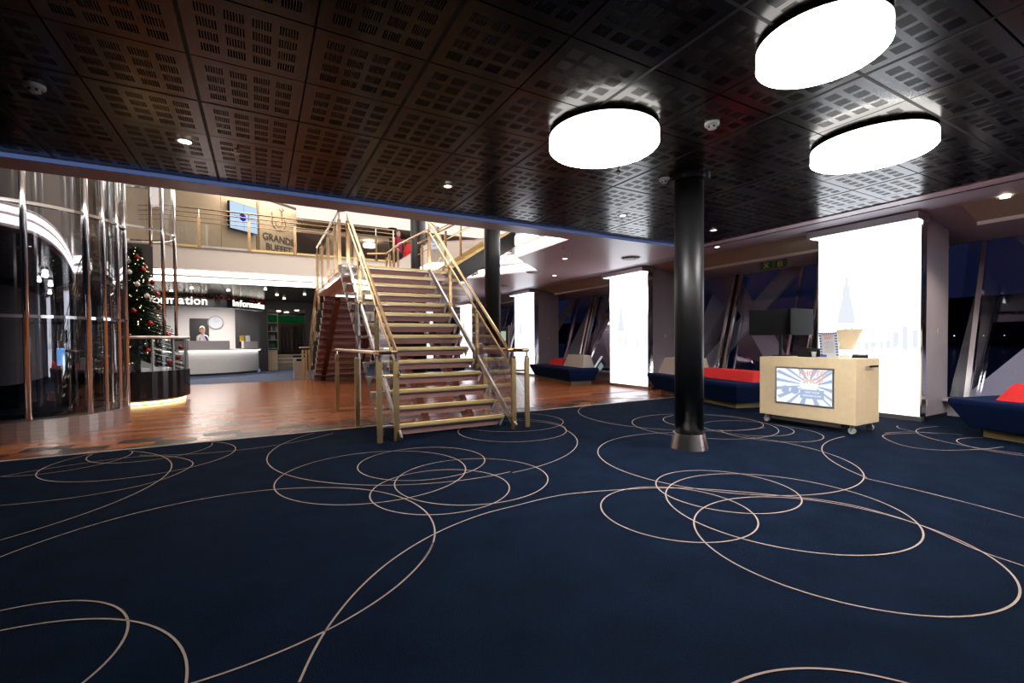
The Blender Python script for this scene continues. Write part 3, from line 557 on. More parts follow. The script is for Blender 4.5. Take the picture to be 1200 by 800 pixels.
# front screen  (faces -X)
sc_ = MB().box(-0.006, 0.245, 0.30, 0.0, 1.005, 0.815).obj('screen_frame', W['steel'], ct)
MB().box(-0.008, 0.265, 0.32, -0.002, 0.985, 0.795).obj('screen', E_['scrw'], sc_)
def scr_poly(mb, pts, d=-0.009): mb.add([(d, y_, z_) for y_, z_ in pts], [tuple(range(len(pts)))])
mb = MB(); cyy, czz = 0.55, 0.58
def clampb(y_, z_): return (min(0.985, max(0.265, y_)), min(0.795, max(0.32, z_)))
for k in range(16):
    a = k*math.pi/8+0.1; b_ = a+0.14
    e = [clampb(cyy+0.12*math.cos(q), czz+0.08*math.sin(q)) for q in (a, b_)]+[clampb(cyy+0.5*math.cos(q), czz+0.33*math.sin(q)) for q in (b_, a)]
    if len(set(e)) > 3: scr_poly(mb, e)
mb.obj('sunburst', E_['scrp'], sc_)
mb = MB(); scr_poly(mb, [(0.36, 0.40), (0.66, 0.40), (0.66, 0.52), (0.36, 0.52)], -0.0095)
for c_ in ((0.86, 0.50), (0.73, 0.50)): scr_poly(mb, [(c_[0]+0.055*math.cos(t), c_[1]+0.055*math.sin(t)) for t in [k*math.pi/8 for k in range(16)]], -0.0095)
mb.obj('picture_block', E_['scrp'], sc_)
rX = (R(90), 0, R(-90))
text('lettering', 'PHOTO', 0.10, E_['scro'], sc_, (-0.012, 0.50, 0.735), rX, 0.001, bold=0.002); text('lettering', 'SHOP', 0.10, E_['scro'], sc_, (-0.012, 0.50, 0.64), rX, 0.001, bold=0.002)
text('lettering', 'TAKE YOUR', 0.035, E_['scrw'], sc_, (-0.011, 0.51, 0.485), rX); text('lettering', 'MEMORIES HOME', 0.03, E_['scrw'], sc_, (-0.011, 0.51, 0.44), rX)
area('cart_screen_light', (6.43, 3.47, 0.55), 0.7, 2.5, (0.9, 0.95, 1.0), (0, R(90), 0), sy=0.45)
# things on the cart
cy0 = 2.84
ps = thing('poster_stand', 'white photo shop price card with blue rays standing on the cream cart', 'sign', (6.62, 3.22, 0.955), rz=R(-18))
bx = MB().box(-0.004, -0.14, 0.0, 0.004, 0.14, 0.335, M=Matrix.Rotation(R(-6), 4, 'Y')).obj('card', W['paper'], ps)
MB().box(-0.05, -0.12, 0, 0.05, 0.12, 0.006).obj('foot', W['offwhite'], ps)
mb = MB(); MR = Matrix.Rotation(R(-6), 4, 'Y')
for s_ in (-1, 1):
    for k in range(9): z_ = 0.03+k*0.036; mb.box(-0.0055, s_*0.137-0.0 if s_ < 0 else 0.137-0.035, z_, -0.0045, -0.137+0.035 if s_ < 0 else 0.137, z_+0.016, M=MR)
for k in range(6): mb.box(-0.0055, -0.09+k*0.033, 0.31, -0.0045, -0.075+k*0.033, 0.333, M=MR)
mb.box(-0.0055, 0.04, 0.0, -0.0045, 0.137, 0.035, M=MR)
mb.obj('ray_print', W['pblue'], ps)
text('lettering', 'PHOTO', 0.048, W['pred'], ps, (-0.038, 0, 0.292), (R(84), 0, R(-90)), 0.0005); text('lettering', 'SHOP', 0.042, W['pred'], ps, (-0.036, 0, 0.255), (R(84), 0, R(-90)), 0.0005)
mb = MB()
for k in range(9): mb.box(-0.0052, -0.075, 0.07+k*0.018, -0.0045, 0.075-0.02*(k % 3), 0.075+k*0.018, M=MR)
mb.obj('small_print', W['grey'], ps)
lp = thing('register_terminal', 'cream till screen tilted back behind the price card on the cart', 'terminal', (6.80, 3.24, 0.955), rz=R(-25))
MB().box(-0.10, -0.10, 0, 0.12, 0.10, 0.03).obj('base', W['offwhite'], lp); MB().beam((0.0, 0, 0.02), (0.03, 0, 0.2), 0.06, 0.04).obj('neck', W['offwhite'], lp)
o = MB().box(-0.012, -0.22, 0.12, 0.012, 0.20, 0.42, M=Matrix.Rotation(R(28), 4, 'Y')).obj('screen_back', W['cart'], lp); bevel(o, 0.006)
pr_ = thing('receipt_printer', 'black receipt printer beside the monitor pole on the cream cart', 'printer', (6.72, 3.52, 0.955), rz=R(-20))
o = MB().loft([[(-0.12, -0.10, 0), (0.12, -0.10, 0), (0.12, 0.10, 0), (-0.12, 0.10, 0)], [(-0.10, -0.10, 0.08), (0.12, -0.10, 0.12), (0.12, 0.10, 0.12), (-0.10, 0.10, 0.08)]]).obj('housing', W['plastic'], pr_); bevel(o, 0.008)
MB().box(-0.07, -0.06, 0.098, 0.06, 0.06, 0.118).obj('lid', W['black'], pr_)
cr_ = thing('card_reader', 'small black card reader near the right end of the cream cart', 'card reader', (6.75, 2.93, 0.955), rz=R(20))
o = MB().loft([[(-0.05, -0.085, 0), (0.05, -0.085, 0), (0.05, 0.085, 0), (-0.05, 0.085, 0)], [(-0.045, -0.08, 0.03), (0.045, -0.08, 0.045), (0.045, 0.08, 0.045), (-0.045, 0.08, 0.03)]]).obj('body', W['plastic'], cr_); bevel(o, 0.005)
mb = MB(); [mb.box(-0.035+0.02*i, -0.06+0.02*j, 0.034, -0.02+0.02*i, -0.045+0.02*j, 0.043) for i in range(3) for j in range(4)]; mb.obj('key', W['grey'], cr_)
cp = thing('paper_cup', 'small white cup on the cart beside the price card', 'cup', (6.62, 3.42, 0.955)); MB().lathe([(0.022, 0), (0.03, 0.07), (0.027, 0.07), (0.02, 0.005)], n=16, cap=True).obj('cup_body', W['offwhite'], cp); MB().lathe([(0.031, 0.068), (0.031, 0.074), (0.026, 0.074)], n=16, cap=False).obj('rim', W['offwhite'], cp)
# monitors on pole
ms = thing('monitor_stand', 'black double monitor stand with two dark screens on the cream cart', 'monitor', (6.82, 3.99, 0.955))
MB().box(-0.10, -0.14, 0, 0.10, 0.07, 0.012).obj('foot', W['plastic'], ms); MB().tube([(0, 0, 0.01), (0, 0, 0.55)], 0.022, 12).obj('pole', W['plastic'], ms)
MB().beam((0.10, -0.20, 0.50), (-0.07, 0.07, 0.50), 0.03, 0.04).obj('cross_arm', W['plastic'], ms)
for (cx_, cy_, rz_, w_) in ((-0.115, 0.055, R(56), 0.31), (0.10, -0.25, R(2), 0.28)):
    Mx = Matrix.Translation((cx_, cy_, 0.50)) @ Matrix.Rotation(-rz_+R(0), 4, 'Z')
    o = MB().box(-w_, 0.0, -0.19, w_, 0.03, 0.19, M=Mx).obj('monitor', W['scroff'], ms); bevel(o, 0.005)
    MB().box(-w_+0.012, -0.003, -0.175, w_-0.012, 0.001, 0.178, M=Mx).obj('monitor_glass', W['scroff'], o)
# ================================================================ STAIRCASE
XL, XR = 1.47, 3.0
NY, NZ, RUN, RISE, NS = 5.69, 0.17, 0.2465, 0.1923, 14
st = thing('staircase', 'open brass-edged staircase with glass balustrades rising from the navy carpet to the landing', 'staircase', (0, 0, 0))
def tread_mesh():
    mb = MB()  # origin at nosing centre top, x across
    w = (XR-XL)/2
    mb.box(-w, 0.03, -0.035, w, 0.30, -0.003, 0)
    # tapered riser plate under the nosing
    mb.add([(-w, 0.02, -0.03), (w, 0.02, -0.03), (w-0.06, 0.05, -0.145), (-w+0.06, 0.05, -0.145), (-w, 0.06, -0.03), (w, 0.06, -0.03), (w-0.06, 0.075, -0.145), (-w+0.06, 0.075, -0.145)],
           [(0,3,2,1),(4,5,6,7),(0,4,7,3),(1,2,6,5),(3,7,6,2)], 1)
    return mb
def add_step(par, x, y, z, flip, proto):
    if 'tread' not in proto:
        a = tread_mesh().obj('tread', [W['wood3'], W['riser']], par); w = (XR-XL)/2
        n = MB().box(-w-0.005, -0.01, -0.045, w+0.005, 0.035, 0.0).obj('nosing', W['gold'], a); bevel(n, 0.004)
        l_ = MB().box(-w-0.005, -0.008, -0.058, w+0.005, 0.03, -0.0455).obj('nosing_trim', W['steel'], a)
        br = MB()
        for s_ in (-1, 1):
            xa = s_*(w+0.012) if s_ > 0 else -w-0.14
            br.add([(xa-0.03, 0.0, -0.02), (xa-0.03, 0.16, -0.02), (xa-0.01, 0.10, -0.17), (xa+0.03, 0.0, -0.02), (xa+0.03, 0.16, -0.02), (xa+0.01, 0.10, -0.17)], [(0,2,1),(3,4,5),(0,1,4,3),(1,2,5,4),(2,0,3,5)])
            br.obj('bracket', W['white'], a); br = MB()
        MB().box(-w-0.15, 0.04, -0.05, -w, 0.12, -0.02).obj('bracket_arm', W['steel'], a); proto['tread'] = a
    else: a = copy_tree(proto['tread'], par)
    a.location = (x, y, z); a.rotation_euler.z = math.pi if flip else 0
proto = {}
for i in range(NS): add_step(st, (XL+XR)/2, NY+RUN*i, NZ+RISE*i, False, proto)
zl = NZ+RISE*(NS-1)                                            # landing height 2.67
for x in (1.95, 2.6): MB().beam((x, NY+0.1, 0.0), (x, NY+RUN*NS, zl-0.22), 0.10, 0.16).obj('stringer', W['beam'], st)
mb = MB()
for i in range(NS-1):
    for x in (1.95, 2.6): mb.box(x-0.06, NY+RUN*i+0.12, NZ+RISE*i-0.16, x+0.06, NY+RUN*i+0.24, NZ+RISE*i-0.04)
mb.obj('support', W['chrome'], st)
# landing
LY0, LY1 = NY+RUN*(NS-1)+0.06, 12.75
ld = MB().box(XL-0.12, LY0, zl-0.24, 3.2, LY1, zl-0.002).box(3.2, 9.5, zl-0.12, 3.6, 11.1, zl-0.002).obj('landing', W['white'], st)
MB().box(XL-0.13, LY0+0.02, zl-0.10, XL-0.121, LY1, zl-0.03).box(XL-0.13, LY0+0.02, zl-0.24, XL-0.121, LY1, zl-0.2).obj('edge_strip', W['chrome'], ld)
MB().box(XL-0.10, LY0, zl-0.002, 3.19, LY1-0.01, zl+0.002).obj('floor_covering', W['riser'], ld)
MB().box(1.6, 9.6, zl-0.28, 3.0, 12.5, zl-0.241).obj('soffit_panel', W['offwhite'], ld)
MB().box(1.7, 12.05, zl-0.30, 2.5, 12.15, zl-0.281).obj('soffit_light', E_['cove'], ld)
for (x, y) in ((1.75, 9.6), (2.75, 12.3)): MB().tube([(x, y, 0), (x, y, zl-0.12)], 0.05, 12).obj('support_post', W['steel'], st)
slope = RISE/RUN
def zs(y): return NZ+(y-NY)*slope
# balustrades of the main flight
for side, x in (('L', XL+0.0), ('R', XR+0.05)):
    yb, yt = 5.47, LY0-0.05
    MB().beam((x, 5.40, 0.03), (x, yt, zs(yt)-0.02), 0.03, 0.085).obj('glass_channel', W['steel'], st)
    for ya_, yc in ((5.5, 6.6), (6.68, 7.75), (7.83, 8.85)):
        MB().add([(x, ya_, zs(ya_)+0.06), (x, yc, zs(yc)+0.06), (x, yc, zs(yc)+0.78), (x, ya_, zs(ya_)+0.78)], [(0,1,2,3)]).obj('glass_panel', G['clear'], st)
    for yp_ in (6.64, 7.79, 8.93):
        p = MB().box(x-0.03, yp_-0.015, zs(yp_)-0.15, x+0.03, yp_+0.015, zs(yp_)+0.78).obj('baluster', W['brass'], st)
        MB().tube([(x, yp_, zs(yp_)+0.78), (x, yp_, zs(yp_)+0.93)], 0.012, 8).obj('rail_holder', W['chrome'], p)
    MB().tube([(x, 5.58, 1.075), (x, 8.95, 3.66)], 0.024, 12).obj('handrail', W['brass'], st)
    MB().tube([(x, 5.45, 0.80), (x, 8.95, 3.46)], 0.015, 10).obj('lower_rail', W['brass'], st)
# newel posts and level rails at the foot
def newel(x, y, h=0.97): 
    p = MB().box(x-0.032, y-0.018, 0, x+0.032, y+0.018, h).obj('newel_post', W['brassd'], st)
    MB().tube([(x, y, h), (x, y, 1.06)], 0.014, 8).box(x-0.022, y-0.022, h, x+0.022, y+0.022, h+0.03).obj('rail_clamp', W['chrome'], p)
for x, y in ((1.24, 5.50), (1.44, 5.49), (3.05, 5.45), (3.27, 5.46), (1.22, 6.80), (1.21, 8.65), (3.27, 6.80)): newel(x, y)
MB().tube([(1.46, 5.58, 1.075), (1.44, 5.50, 1.08), (1.36, 5.42, 1.08), (1.24, 5.44, 1.08), (1.22, 5.60, 1.08), (1.21, 8.68, 1.08)], 0.024, 12).obj('level_rail', W['brass'], st)
MB().tube([(3.05, 5.58, 1.075), (3.07, 5.48, 1.08), (3.16, 5.40, 1.08), (3.28, 5.44, 1.08), (3.28, 5.60, 1.08), (3.27, 6.84, 1.08)], 0.024, 12).obj('level_rail', W['brass'], st)
MB().tube([(1.24, 5.5, 0.80), (1.45, 5.49, 0.80)], 0.014, 8).obj('lower_rail', W['brass'], st); MB().tube([(3.05, 5.45, 0.80), (3.27, 5.46, 0.80)], 0.014, 8).obj('lower_rail', W['brass'], st)
for x, ya_, yb_ in ((3.275, 5.52, 6.74),): MB().add([(x, ya_, 0.08), (x, yb_, 0.08), (x, yb_, 0.92), (x, ya_, 0.92)], [(0,1,2,3)]).obj('glass_panel', G['clear'], st)
# landing guard on the left
x = XL-0.14
for y in (9.0, 9.55, 10.6, 11.7, 12.7):
    p = MB().box(x-0.03, y-0.02, zl-0.15, x+0.03, y+0.02, zl+0.83).obj('baluster', W['brass'], st); MB().tube([(x, y, zl+0.83), (x, y, zl+0.97)], 0.012, 8).obj('rail_holder', W['chrome'], p)
MB().tube([(x+0.08, 8.93, 3.66), (x, 9.05, zl+1.0), (x, 12.7, zl+1.0)], 0.024, 12).obj('handrail', W['brass'], st)
MB().add([(x, 9.0, zl), (x, 12.7, zl), (x, 12.7, zl+0.8), (x, 9.0, zl+0.8)], [(0,1,2,3)]).obj('glass_panel', G['clear'], st)
# rear flight, descending away from the viewer
st2 = thing('staircase', 'rear staircase flight seen from underneath, with mauve-brown riser backs, left of the main staircase', 'staircase', (0, 0, 0))
R2 = (16.25-12.75)/14; xo = (1.52+3.12)/2
proto2 = {}
for i in range(1, NS):
    z = zl-RISE*i; y = 12.75+R2*i
    if 'tread' not in proto2:
        w = (XR-XL)/2+0.03
        a = MB().box(-w, -0.28, -0.035, w, 0.0, 0.0).obj('tread', W['wood3'], st2)
        MB().box(-w, -0.03, -0.165, w, -0.005, -0.036).obj('riser_plate', W['riser'], a); MB().box(-w-0.005, -0.005, -0.04, w+0.005, 0.02, 0.002).obj('nosing', W['gold'], a)
        br = MB()
        for s_ in (-1, 1):
            xa = s_*(w+0.012); br.add([(xa-0.012, 0.0, -0.0), (xa-0.012, -0.16, -0.0), (xa-0.012, -0.10, -0.17), (xa+0.012, 0.0, -0.0), (xa+0.012, -0.16, -0.0), (xa+0.012, -0.10, -0.17)], [(0,1,2),(3,5,4),(0,3,4,1),(1,4,5,2),(2,5,3,0)])
            br.obj('bracket', W['white'], a); br = MB()
        proto2['tread'] = a
    else: a = copy_tree(proto2['tread'], st2)
    a.location = (xo, y, z)
def zs2(y): return zl-(y-12.75)*RISE/R2
MB().box(xo-0.78, 12.72, zl-0.15, xo+0.78, 12.745, zl-0.125).obj('top_riser', W['riser'], st2)
for x in (1.80, 2.85): MB().beam((x, 12.6, zl-0.30), (x, 16.1, 0.0), 0.13, 0.16).obj('stringer', W['beam'], st2)
for x in (1.42, 3.2):
    for y in (13.3, 14.4, 15.4): MB().box(x-0.03, y-0.02, zs2(y)-0.15, x+0.03, y+0.02, zs2(y)+0.83).obj('baluster', W['brass'], st2)
    MB().tube([(x, 12.7, zl+1.0), (x, 16.2, 1.05)], 0.024, 10).obj('handrail', W['brass'], st2); MB().tube([(x, 12.9, zl+0.62), (x, 16.2, 0.8)], 0.014, 8).obj('lower_rail', W['brass'], st2)
    MB().add([(x, 12.8, zs2(12.8)), (x, 16.1, zs2(16.1)), (x, 16.1, zs2(16.1)+0.78), (x, 12.8, zs2(12.8)+0.78)], [(0,1,2,3)]).obj('glass_panel', G['clear'], st2)
for x, y in ((1.30, 15.95), (1.18, 15.7), (1.42, 16.2)): MB().box(x-0.03, y-0.02, 0, x+0.03, y+0.02, 0.98).obj('newel_post', W['brassd'], st2)
MB().tube([(1.42, 16.25, 1.06), (1.12, 16.2, 1.06), (1.10, 15.4, 1.06)], 0.022, 8).obj('level_rail', W['brass'], st2)
# upper flight rising to the right from the landing
st3 = thing('staircase', 'upper staircase flight rising right from the landing, with mirrored stepped underside behind the tall column', 'staircase', (0, 0, 0))
FY0, FY1 = 9.5, 11.1; n3 = 7; r3 = 0.19; u3 = 0.29
for i in range(n3):
    x_, z_ = 3.85+u3*i, zl+r3*(i+1)
    a = MB().box(x_, FY0, z_-0.04, x_+u3+0.02, FY1, z_).obj('tread', W['riser'], st3)
    MB().box(x_-0.01, FY0, z_-0.045, x_+0.02, FY1, z_+0.002).obj('nosing', W['gold'], a)
    MB().box(x_, FY0+0.02, z_-0.30, x_+u3, FY1-0.02, z_-0.26).box(x_+u3-0.02, FY0+0.02, z_-0.28, x_+u3, FY1-0.02, z_-0.08).obj('mirror_soffit', W['facet'], a)
MB().beam((3.72, FY0-0.02, zl-0.07), (5.75, FY0-0.02, zl+1.24), 0.03, 0.34).obj('stringer', W['blackm'], st3)
MB().beam((3.6, FY1, zl-0.05), (5.8, FY1, zl+1.40), 0.03, 0.30).obj('stringer', W['gold'], st3)
for yy in (FY0-0.02, FY1):
    MB().tube([(3.5, yy, zl+1.0), (5.8, yy, 5.05)], 0.022, 10).obj('handrail', W['brass'], st3); MB().tube([(3.5, yy, zl+0.72), (5.8, yy, 4.77)], 0.014, 8).obj('lower_rail', W['brass'], st3)
    for q in (0.05, 0.5, 0.95): MB().box(3.5+2.3*q-0.02, yy-0.03, zl+1.38*q+0.1, 3.5+2.3*q+0.02, yy+0.03, zl+1.38*q+0.9).obj('baluster', W['brass'], st3)
for k in range(4):   # small brass guard on the right edge of the landing
    MB().box(3.05, 11.35+0.4*k, zl, 3.09, 11.40+0.4*k, zl+0.85).obj('baluster', W['brass'], st3)
MB().tube([(2.6, 12.75, zl+0.95), (3.07, 12.6, zl+0.97), (3.07, 11.2, zl+0.97), (3.3, 9.3, zl+1.0), (3.05, 8.93, 3.66)], 0.022, 10).obj('handrail', W['brass'], st3)

# ================================================================ UPPER DECK RAILING
ur = thing('deck_railing', 'brass and glass railing along the white edge of the upper deck', 'railing', (0, 15.94, 4.0))
posts = [-2.14, -0.95, 0.25, 1.45, 2.75, 3.95]
posts = [-1.48, -0.22, 1.03, 2.3, 3.55, 4.15]
for x in posts:
    p = MB().box(x-0.035, -0.02, 0, x+0.035, 0.02, 0.88).obj('baluster', W['brass'], ur); MB().tube([(x, 0, 0.88), (x, 0, 1.12)], 0.015, 8).obj('rail_holder', W['chrome'], p)
for z, r_ in ((1.12, 0.022), (0.99, 0.016), (0.86, 0.012), (0.73, 0.012)): MB().tube([(-3.6, 1.2, z), (-2.9, 0.4, z), (-2.2, 0, z), (4.2, 0, z)], r_, 8).obj('rail', W['brass'], ur)
allp = [-2.2]+posts
for k in range(len(allp)-1):
    a, b_ = allp[k]+0.05, allp[k+1]-0.05
    MB().add([(a, 0, 0.06), (b_, 0, 0.06), (b_, 0, 0.68), (a, 0, 0.68)], [(0,1,2,3)]).obj('glass_panel', G['clear'], ur)
    MB().box(a, -0.015, 0, b_, 0.015, 0.06).obj('glass_channel', W['gold'] if k != 1 else W['steel'], ur)

# video wall and restaurant name
def frame_on(t, z, off):  # empty whose X runs along the angled wall, Y away from viewer, Z up
    p = wp(t, z, off); return (p.x, p.y, p.z), -(a_-R(90))
loc, rz = frame_on(2.49, 5.55, 0.14)
tv = thing('video_wall', 'pale blue video wall of four screens hung on the taupe upper wall', 'screen', loc, rz=rz)
MB().box(-0.53, 0, -0.46, 0.53, 0.10, 0.46).obj('housing', W['plastic'], tv)
for i in (-1, 1):
    for j in (-1, 1): MB().box(i*0.262-0.255, -0.006, j*0.228-0.222, i*0.262+0.255, 0, j*0.228+0.222).obj('screen', E_['scr'], tv)
mb = MB().lathe([(0.001, 0), (0.13, 0)], n=20, cap=False); mb.v = [(x-0.05, -0.008, y) for x, y, z in mb.v]; mb.obj('screen_logo', E_['scrb'], tv)
MB().box(-0.40, -0.009, -0.02, -0.1, -0.007, 0.03).box(0.12, -0.009, 0.0, 0.2, -0.007, 0.06).obj('screen_mark', E_['scrp'], tv)
loc, rz = frame_on(4.05, 5.35, 0.01)
gb = thing('restaurant_sign', 'dark grande buffet lettering with a plate and fork line emblem on the light taupe wall', 'sign', loc, rz=rz)
ink = mat('sign_ink', (0.05, 0.035, 0.03), 0.5)
text('lettering', 'GRANDE', 0.36, ink, gb, (0, -0.006, -0.22), (R(90), 0, 0), bold=0.006); text('lettering', 'BUFFET', 0.36, ink, gb, (0, -0.006, -0.58), (R(90), 0, 0), bold=0.006)
mb = MB()
mb.tube([(0.30*math.cos(a), -0.01, 0.42+0.30*math.sin(a)) for a in [R(150+10*k) for k in range(25)]], 0.012, 6).tube([(0.14*math.cos(a), -0.01, 0.42+0.16*math.sin(a)) for a in [R(180+15*k) for k in range(13)]], 0.010, 6)
mb.tube([(-0.30, -0.01, 0.57), (-0.30, -0.01, 0.75)], 0.012, 6).tube([(0.14, -0.01, 0.42), (0.14, -0.01, 0.85)], 0.012, 6).tube([(0.14, -0.01, 0.85), (0.26, -0.01, 0.98)], 0.012, 6).tube([(0.14, -0.01, 0.85), (0.02, -0.01, 0.95)], 0.012, 6).tube([(0.2, -0.01, 0.92), (0.16, -0.01, 1.02)], 0.012, 6)
mb.obj('emblem', ink, gb)
# upper deck interior bits
for k, (x, y, z, s_, e) in enumerate(((2.2, 24.5, 4.0, 1.6, 'paper'), (4.9, 25.5, 4.0, 1.2, 'paper'))):
    tag(bevel(MB().box(-s_/2, -0.3, 0, s_/2, 0.3, 1.0).box(-s_/2-0.03, -0.33, 1.0, s_/2+0.03, 0.33, 1.05).obj('counter', W['white'], None, loc=(x, y, z)), 0.01), ('white serving counter on the upper deck, left of the slim dark column', 'white serving counter on the upper deck, right of the slim dark column')[k], 'counter')
for k, (x, y, z) in enumerate(((2.1, 19.5, 6.57), (3.2, 20.5, 6.57), (4.6, 19.8, 6.57), (1.4, 22.5, 6.57), (0.9, 20.0, 6.57))):
    tag(MB().lathe([(0.001, 0), (0.11, 0), (0.11, 0.02), (0.001, 0.02)], n=12).obj('downlight', E_['down'], None, loc=(x, y, z)), 'small round downlight in the upper deck ceiling', 'ceiling light', 'upper deck downlights')
pend = tag(MB().lathe([(0.28, 0), (0.30, 0.12), (0.05, 0.22), (0.01, 0.22)], n=20).obj('pendant_lamp', E_['cove'], None, loc=(4.6, 22.0, 5.7)), 'glowing white drum lamp on the upper deck left of the slim dark column', 'lamp')
MB().tube([(0, 0, 0.22), (0, 0, 0.3)], 0.01, 6).obj('cord', W['plastic'], pend)
# bench / guard posts at upper right: red bag on a stool
rb = thing('red_bag', 'orange-red bag on the upper deck beside the thick black column', 'bag', (5.2, 17.0, 4.0))
o = MB().loft([[(-0.35, -0.2, 0.30), (0.35, -0.2, 0.30), (0.35, 0.2, 0.30), (-0.35, 0.2, 0.30)], [(-0.38, -0.22, 0.6), (0.38, -0.22, 0.6), (0.38, 0.22, 0.6), (-0.38, 0.22, 0.6)], [(-0.25, -0.1, 0.95), (0.25, -0.1, 0.95), (0.25, 0.1, 0.95), (-0.25, 0.1, 0.95)]]).obj('bag_body', W['red'], rb); bevel(o, 0.05, 3)
MB().tube([(-0.15, 0, 0.93), (-0.1, 0, 1.1), (0.1, 0, 1.1), (0.15, 0, 0.93)], 0.02, 8).obj('bag_handle', W['plastic'], rb)
MB().box(-0.3, -0.2, 0, 0.3, 0.2, 0.30).obj('bag_base', W['scarf'], rb)

# ================================================================ GLASS LIFT + PLANTER + TREE
lf = thing('glass_lift', 'round glass lift shaft with chrome mullions and dark interior at the left edge', 'lift', (-3.02, 9.1, 0))
Rl = 1.22
MB().lathe([(Rl, 0), (Rl, 0.24), (Rl-0.06, 0.25)], n=64).obj('base_ring', W['steel'], lf, smooth=False)
ang = lambda d: R(d)
def arcw(mb, r, a0, a1, z0, z1, n=24):
    P = [(r*math.cos(a0+(a1-a0)*k/n), r*math.sin(a0+(a1-a0)*k/n)) for k in range(n+1)]
    mb.add([(x, y, z) for z in (z0, z1) for x, y in P], [(k, k+1, k+n+2, k+n+1) for k in range(n)]); return mb
mulls = [-98, -68, -38, -26, -12, 4, 22, 45, 80, 120, 160, 200]
for i in range(len(mulls)):
    a0, a1 = R(mulls[i]), R(mulls[(i+1) % len(mulls)]+(360 if i == len(mulls)-1 else 0))
    dk = mulls[i] < -40 or mulls[i] > 100
    for z0, z1 in ((0.27, 1.55), (1.59, 2.98), (3.02, 4.5), (4.54, 6.5)): arcw(MB(), Rl-0.03, a0+0.015, a1-0.015, z0, z1, 10).obj('glass_panel', G['dark'] if dk else G['lift'], lf, smooth=True)
for i, a in enumerate(mulls):
    c, s_ = math.cos(R(a)), math.sin(R(a)); MB().tube([((Rl-0.02)*c, (Rl-0.02)*s_, 0.24), ((Rl-0.02)*c, (Rl-0.02)*s_, 6.5)], 0.036 if i < 3 else 0.026, 10).obj('mullion', W['chrome'], lf, smooth=True)
for z in (1.57, 3.0, 4.52): MB().loft([[((Rl-0.03+dr)*math.cos(t), (Rl-0.03+dr)*math.sin(t), z+dz) for dr, dz in ((-0.02, -0.02), (0.03, -0.02), (0.03, 0.02), (-0.02, 0.02))] for t in [2*math.pi*k/64 for k in range(65)]], False).obj('ring', W['chrome'], lf)
MB().lathe([(0.9, 0.26), (0.9, 0.30)], n=32).obj('car_floor', W['plastic'], lf)
arcw(MB(), 0.90, R(100), R(250), 0.3, 6.4, 24).obj('car_wall', W['dark'], lf, smooth=True)
MB().box(-0.55, -0.05, 0.3, 0.0, 0.03, 4.2).obj('car_partition', W['black'], lf)
for x, y in ((0.3, -0.3), (0.45, 0.25), (-0.2, -0.7), (0.1, 0.6), (0.62, -0.05)): MB().tube([(x, y, 0.3), (x, y, 6.4)], 0.03, 8).obj('guide_rail', W['chrome'], lf)
dp = MB().box(0.58, -0.70, 0.30, 0.72, -0.66, 1.25).obj('control_panel', W['steel'], lf); MB().box(0.61, -0.708, 0.92, 0.69, -0.702, 1.16).obj('display', E_['disp'], dp)
# second, slimmer glass tube behind
l2 = thing('glass_tube', 'slender glass and chrome tube rising behind the lift and the christmas tree', 'glass shaft', (-2.4, 12.3, 0))
for a in (-100, -34, 8, 70, 140, 200):
    MB().tube([(0.8*math.cos(R(a)), 0.8*math.sin(R(a)), 3.45 if a > 10 or a < -60 else 1.36), (0.8*math.cos(R(a)), 0.8*math.sin(R(a)), 6.5)], 0.032, 10).obj('mullion', W['chrome'], l2, smooth=True)
for z in (3.55, 4.75): MB().loft([[((0.8+dr)*math.cos(t), (0.8+dr)*math.sin(t), z+dz) for dr, dz in ((-0.02, -0.02), (0.02, -0.02), (0.02, 0.02), (-0.02, 0.02))] for t in [2*math.pi*k/48 for k in range(49)]], False).obj('ring', W['chrome'], l2)
arcw(MB(), 0.79, R(-160), R(20), 3.45, 6.5, 24).obj('glass_panel', G['lift'], l2, smooth=True)
# planter drum
pt = thing('planter', 'low round black planter with glass guard and glowing foot under the christmas tree', 'planter', (-2.35, 12.25, 0))
MB().lathe([(0.90, 0.0), (0.90, 0.10)], n=48).obj('foot', W['cream'], pt); arcw(MB(), 0.905, R(-130), R(40), 0.012, 0.055, 32).obj('foot_light', E_['warm'], pt)
MB().lathe([(0.99, 0.10), (0.99, 0.66), (0.93, 0.66)], n=64).obj('drum', W['black'], pt, smooth=False)
arcw(MB(), 0.97, R(-130), R(60), 0.67, 1.30, 40).obj('glass_guard', G['clear'], pt, smooth=True)
MB().tube([(0.98*math.cos(t), 0.98*math.sin(t), 1.34) for t in [R(-130+5*k) for k in range(39)]], 0.03, 10).obj('handrail', W['steel'], pt)
for a in (-120, -95, -60, -35, -8, 25): MB().tube([(0.95*math.cos(R(a)), 0.95*math.sin(R(a)), 0.66), (0.95*math.cos(R(a)), 0.95*math.sin(R(a)), 1.32)], 0.022, 8).obj('guard_post', W['steel'], pt)
